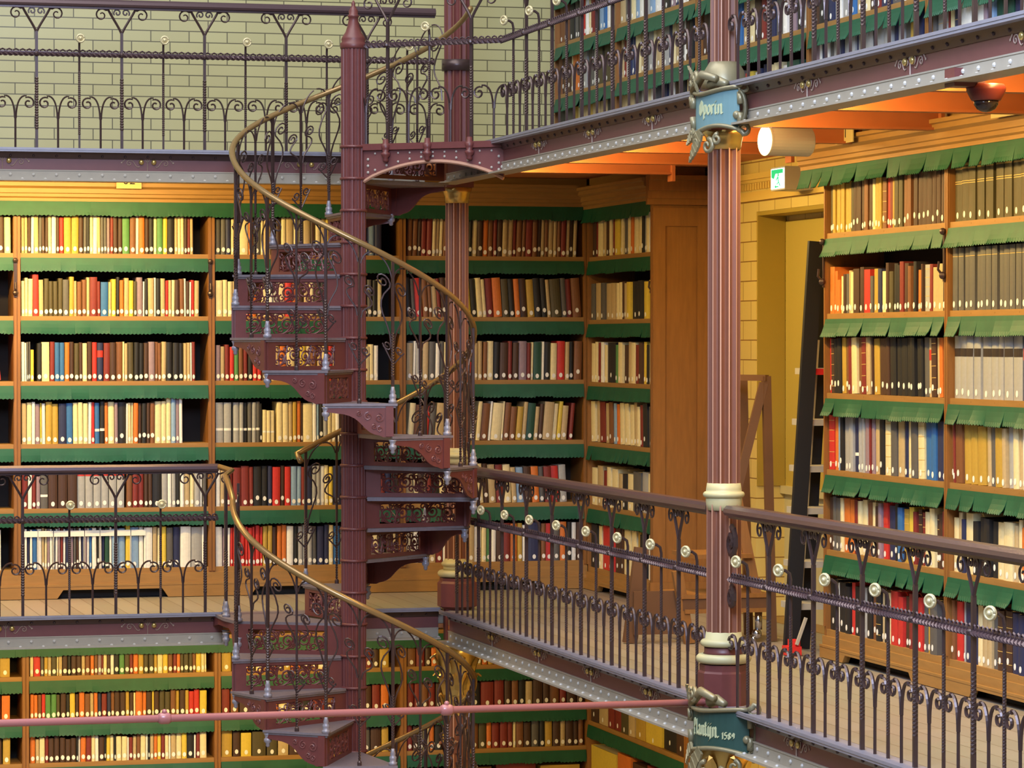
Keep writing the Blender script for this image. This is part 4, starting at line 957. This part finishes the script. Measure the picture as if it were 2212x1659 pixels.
# ------------------------------------------------------------------ name plaques on the column brackets
NIB = {'P': [[(0.1,0),(0.1,1)],[(0.0,0.9),(0.25,1.05),(0.5,0.85),(0.5,0.62),(0.2,0.45)],[(0.0,0.05),(0.2,-0.1)],[(0.0,0.3),(0.1,0.5)]],
 'l': [[(0.1,1.02),(0.1,0.1),(0.22,0.0)]], 'a': [[(0.05,0.55),(0.2,0.68),(0.33,0.55),(0.33,0.08),(0.43,0.0)],[(0.33,0.38),(0.1,0.3),(0.1,0.08),(0.2,0.0),(0.33,0.1)]],
 'n': [[(0.0,0.6),(0.1,0.66),(0.1,0.0)],[(0.1,0.55),(0.28,0.68),(0.36,0.56),(0.36,0.06),(0.45,0.0)]], 't': [[(0.12,0.92),(0.12,0.1),(0.24,0.0)],[(0.0,0.64),(0.26,0.66)]],
 'j': [[(0.1,0.68),(0.1,0.1),(0.2,0.0)],[(0.34,0.68),(0.34,-0.15),(0.16,-0.3)],[(0.1,0.84),(0.14,0.9)],[(0.34,0.84),(0.38,0.9)]],
 'O': [[(0.3,1.0),(0.05,0.75),(0.05,0.2),(0.3,0.0),(0.5,0.2),(0.5,0.8),(0.3,1.0)],[(0.27,0.9),(0.27,0.1)]], 'p': [[(0.1,0.68),(0.1,-0.3)],[(0.1,0.58),(0.28,0.68),(0.4,0.52),(0.4,0.14),(0.25,0.0),(0.1,0.1)]],
 'o': [[(0.22,0.68),(0.06,0.5),(0.06,0.14),(0.22,0.0),(0.38,0.14),(0.38,0.54),(0.22,0.68)]], 'r': [[(0.0,0.6),(0.1,0.66),(0.1,0.0)],[(0.1,0.55),(0.24,0.68),(0.32,0.6)]], 'i': [[(0.1,0.66),(0.1,0.08),(0.2,0.0)],[(0.1,0.84),(0.14,0.9)]],
 '.': [[(0.06,0.06),(0.1,0.0)]], '1': [[(0.0,0.55),(0.12,0.7),(0.12,0.0)]], '5': [[(0.34,0.7),(0.1,0.7),(0.08,0.42),(0.3,0.42),(0.36,0.2),(0.2,0.0),(0.04,0.06)]], '8': [[(0.2,0.36),(0.06,0.52),(0.2,0.7),(0.34,0.54),(0.2,0.36),(0.05,0.18),(0.2,0.0),(0.36,0.16),(0.2,0.36)]],
 '9': [[(0.32,0.5),(0.2,0.34),(0.06,0.5),(0.2,0.7),(0.34,0.54),(0.3,0.15),(0.12,0.0)]], ' ': []}
NW = {'P': .62, 'l': .3, 'a': .5, 'n': .5, 't': .34, 'j': .5, 'O': .62, 'p': .5, 'o': .46, 'r': .38, 'i': .3, '.': .25, '1': .3, '5': .45, '8': .45, '9': .45, ' ': .35}
def letters(m, s, x, z, h, fn):
    nx, nz = 0.075 * h, 0.06 * h
    for chx in s:
        for st in NIB[chx]:
            for (a, b), (c_, d_) in zip(st, st[1:]):
                p = [(x + a*h - nx, z + b*h - nz), (x + a*h + nx, z + b*h + nz), (x + c_*h + nx, z + d_*h + nz), (x + c_*h - nx, z + d_*h - nz)]
                m.prism(p, fn, -0.0035, 0.001)
        x += NW[chx] * h
    return x
def plaque(label, loc, texts, teal, w=0.42, h=0.21, low=True):
    """local x runs along the banner, -y outward"""
    e = math.atan2(-0.937, 0.35)
    o = thing('name_plaque', label, 'plaque', loc, e, 'name plaques on the gallery columns')
    R_ = 0.34
    def cur(a, b, t):      # bent round the column
        th = a / R_; return ((R_ - t) * math.sin(th), R_ - (R_ - t) * math.cos(th) + 0.0, b)
    def curo(a, b, t): th = a / R_; return ((R_ - t) * math.sin(th), R_ - (R_ - t) * math.cos(th), b)
    m = MB(); N = 12
    def wav(a): return 0.018 * math.sin(a / w * PI * 1.6 + 0.4)
    top = [(-w/2 + w*i/N, h/2 - 0.02 * math.sin(PI*i/N) + wav(-w/2 + w*i/N)*0.5) for i in range(N + 1)]
    bot = [(-w/2 + w*i/N, -h/2 + 0.018 * math.sin(PI*i/N) + wav(-w/2 + w*i/N)*0.5) for i in range(N + 1)]
    for i in range(N):
        m.prism([top[i], bot[i], bot[i+1], top[i+1]], curo, 0.0, 0.008)
    pl = obj('plate', m, teal, o)
    m = MB()
    for ln in (top, bot):
        m.tube([curo(a, b, -0.004) for a, b in ln], 0.017, 8, ry=0.011)
    for s, ln in ((-1, top), (1, top), (-1, bot), (1, bot)):
        a, b = ln[0 if s < 0 else -1]; vz = 1 if ln is top else -1
        pts = [(a + 0.0*s, b), (a + 0.02*s, b + 0.012*vz)] + [(a + s*0.025 + s*0.024*math.cos(t_), b + vz*(0.0 + 0.024*math.sin(t_))) for t_ in [PI/2 - q*0.5 for q in range(11)]]
        m.tube([curo(x_, z_, -0.012) for x_, z_ in pts], [0.014]*2 + [0.013 - 0.0007*q for q in range(11)], 8)
        m.tube([curo(a + s*0.006, b*0.75, -0.006), curo(a + s*0.01, b*0.2, -0.012)], 0.016, 8)
    obj('scroll_frame', m, BRONZE, o, True)
    m = MB(); r0 = curo(w/2 - 0.02, 0, 0)
    for i in range(-1, 2): m.tube([curo(w/2 + 0.005 + 0.03*math.cos(q), 0.08*math.sin(q)*(1) , -0.016) for q in [PI/2 - PI*k/8 for k in range(9)]], 0.012, 6)
    obj('rolled_end', m, BRONZE, o, True)
    for a_, b_, r_ in ((w/2 - 0.008, -0.03, 0.02), (-w/2 + 0.0, -0.1, 0.018)):
        m = MB(); m.ball(curo(a_, b_, -0.012), r_, 10, 6); obj('boss', m, BRONZE, o, True)
    # dragon like leafwork above and below
    m = MB()
    for (x, z, r, s, tn) in ((-0.2, 0.13, 0.045, 1, 1.3), (-0.13, 0.15, 0.035, -1, 1.4), (-0.23, 0.06, 0.03, 1, 1.2)) + (((-0.02, -0.2, 0.05, 1, 1.2), (0.08, -0.21, 0.04, -1, 1.3), (-0.12, -0.17, 0.04, 1, 1.1), (0.16, -0.16, 0.03, -1, 1.2)) if low else ((-0.1, -0.15, 0.045, 1, 1.2), (0.0, -0.17, 0.035, -1, 1.3), (0.06, -0.14, 0.025, 1, 1.1))):
        pts = spiral(x, z, r, tn, PI/2, s, 14, 0.01); m = MB(); m.tube([curo(a, b, -0.01 - 0.015*i/14) for i, (a, b) in enumerate(pts)], [0.013 - 0.0005*i for i in range(15)], 7); obj('leaf_scroll', m, BRONZE, o, True)
    m = MB()
    for (x0, z0, x1, z1, x2, z2, wd) in ((-0.16, -0.09, -0.24, -0.14, -0.3, -0.2, 0.035), (-0.05, -0.1, -0.12, -0.2, -0.2, -0.27, 0.04), (-0.2, 0.1, -0.22, 0.17, -0.16, 0.2, 0.03)) if low else ((-0.15, -0.09, -0.2, -0.13, -0.27, -0.15, 0.035), (-0.06, -0.1, -0.1, -0.18, -0.14, -0.24, 0.035), (-0.1, 0.1, -0.12, 0.18, -0.17, 0.22, 0.03)):
        L_ = []; Rr = []
        for i in range(7):
            t_ = i/6; x = (1-t_)**2*x0 + 2*t_*(1-t_)*x1 + t_*t_*x2; z = (1-t_)**2*z0 + 2*t_*(1-t_)*z1 + t_*t_*z2; ww = wd*math.sin(PI*min(0.97, 0.25 + 0.75*t_))
            L_.append((x - ww*0.6, z + ww*0.6)); Rr.append((x + ww*0.6, z - ww*0.6))
        m = MB()
        for i in range(6): m.prism([L_[i], Rr[i], Rr[i+1], L_[i+1]], curo, -0.022 - 0.004*i, -0.010 - 0.004*i)
        obj('acanthus_leaf', m, BRONZE, o)
    m = MB(); m.tube([(-0.03, 0.03, h/2 + 0.02), (0.02, 0.03, h/2 + 0.035), (0.09, 0.025, h/2 + 0.02)], [0.028, 0.026, 0.016], 10); m.tube([curo(-0.17, h/2 + 0.005, -0.01), curo(-0.06, h/2 + 0.07, -0.005), curo(0.05, h/2 + 0.045, -0.01)], [0.022, 0.022, 0.017], 10); obj('strap', m, BRONZE, o, True)
    m = MB()
    for s, x, z, hh in texts: letters(m, s, x, z, hh, curo)
    obj('lettering', m, LETTER, pl)
    return o
plaque('dark green bronze plaque lettered in pale script at the foot of the middle column', (4.805, 14.50, -0.09), [('Plantjn.', -0.165, -0.03, 0.068), ('1589', 0.085, -0.035, 0.044)], TEAL, w=0.45, h=0.215)
plaque('pale blue bronze plaque in faded script on the upper girder', (4.82, 14.53, 2.83), [('Oporin', -0.1, -0.02, 0.066)], mat('plaque_blue', (106, 138, 140), 0.55, 0.0, 10, 0.12), w=0.34, h=0.2, low=False)
# iron bracket scrolls and knot on the column beside the rails
for z, r, s in ((0.78, 0.075, 1), (0.52, 0.05, -1)):
    sb = MB(); sb.tube([(0.0, -0.085 - (a - 0.0), b) for a, b in spiral(0.03, z, r, 1.5, PI/2, -1, 16, 0.01)], 0.012, 6, ry=0.02)
    obj('rail_scroll', sb, IRON, c_mid)

# ------------------------------------------------------------------ light
def area(name, loc, rot, sx, sy, power, col):
    l = bpy.data.lights.new(name, 'AREA'); l.shape = 'RECTANGLE'; l.size = sx; l.size_y = sy; l.energy = power; l.color = col
    o = bpy.data.objects.new(name, l); C.objects.link(o); o.location = loc; o.rotation_euler = rot; o['kind'] = 'helper'; return o
WARM = (1.0, 0.72, 0.26)
area('skylight', (1.0, 13.0, 9.5), (0, 0, 0), 7, 13, 1350, (0.98, 0.97, 0.95))
o = area('blue_fill', (1.6, 7.5, 5.6), (0, 0, 0), 3, 3, 900, (0.54, 0.69, 1.0))  # added cool fill hung in the void to blue the near girder, no window
o.rotation_euler = (Vector((5.2, 12.2, 2.2)) - Vector((1.6, 7.5, 5.6))).to_track_quat('-Z', 'Y').to_euler()
# tube lamps fixed behind the girders under each gallery ceiling
area('gallery_lamp', (5.12, 14.5, 2.86), (0, rad(-38), 0), 0.1, 7.6, 190, WARM)
area('gallery_lamp', (5.13, 18.9, 2.86), (0, rad(-45), 0), 0.08, 1.0, 26, WARM)
area('gallery_lamp', (1.5, 20.72, 2.86), (rad(40), 0, 0), 3.8, 0.1, 185, WARM)
area('gallery_lamp', (1.9, 20.72, -0.16), (rad(38), 0, 0), 6.0, 0.1, 90, WARM)
area('gallery_lamp', (5.12, 16.0, -0.16), (0, rad(-38), 0), 0.1, 8.0, 90, WARM)
w = bpy.data.worlds.new('hall'); bpy.context.scene.world = w; w.use_nodes = True; nt = w.node_tree
bg = nt.nodes['Background']; bg.inputs[0].default_value = (0.84, 0.90, 1.0, 1)
tc = nt.nodes.new('ShaderNodeTexCoord'); sp = nt.nodes.new('ShaderNodeSeparateXYZ'); mr = nt.nodes.new('ShaderNodeMapRange')
nt.links.new(tc.outputs['Generated'], sp.inputs[0]); nt.links.new(sp.outputs['Z'], mr.inputs[0])
mr.inputs[1].default_value = -0.5; mr.inputs[2].default_value = 0.8; mr.inputs[3].default_value = 0.03; mr.inputs[4].default_value = 0.5
nt.links.new(mr.outputs[0], bg.inputs[1])
vs = bpy.context.scene.view_settings
vs.view_transform = 'Standard'; vs.look = 'None'; vs.gamma = 1; vs.exposure = 0.0; vs.use_curve_mapping = False
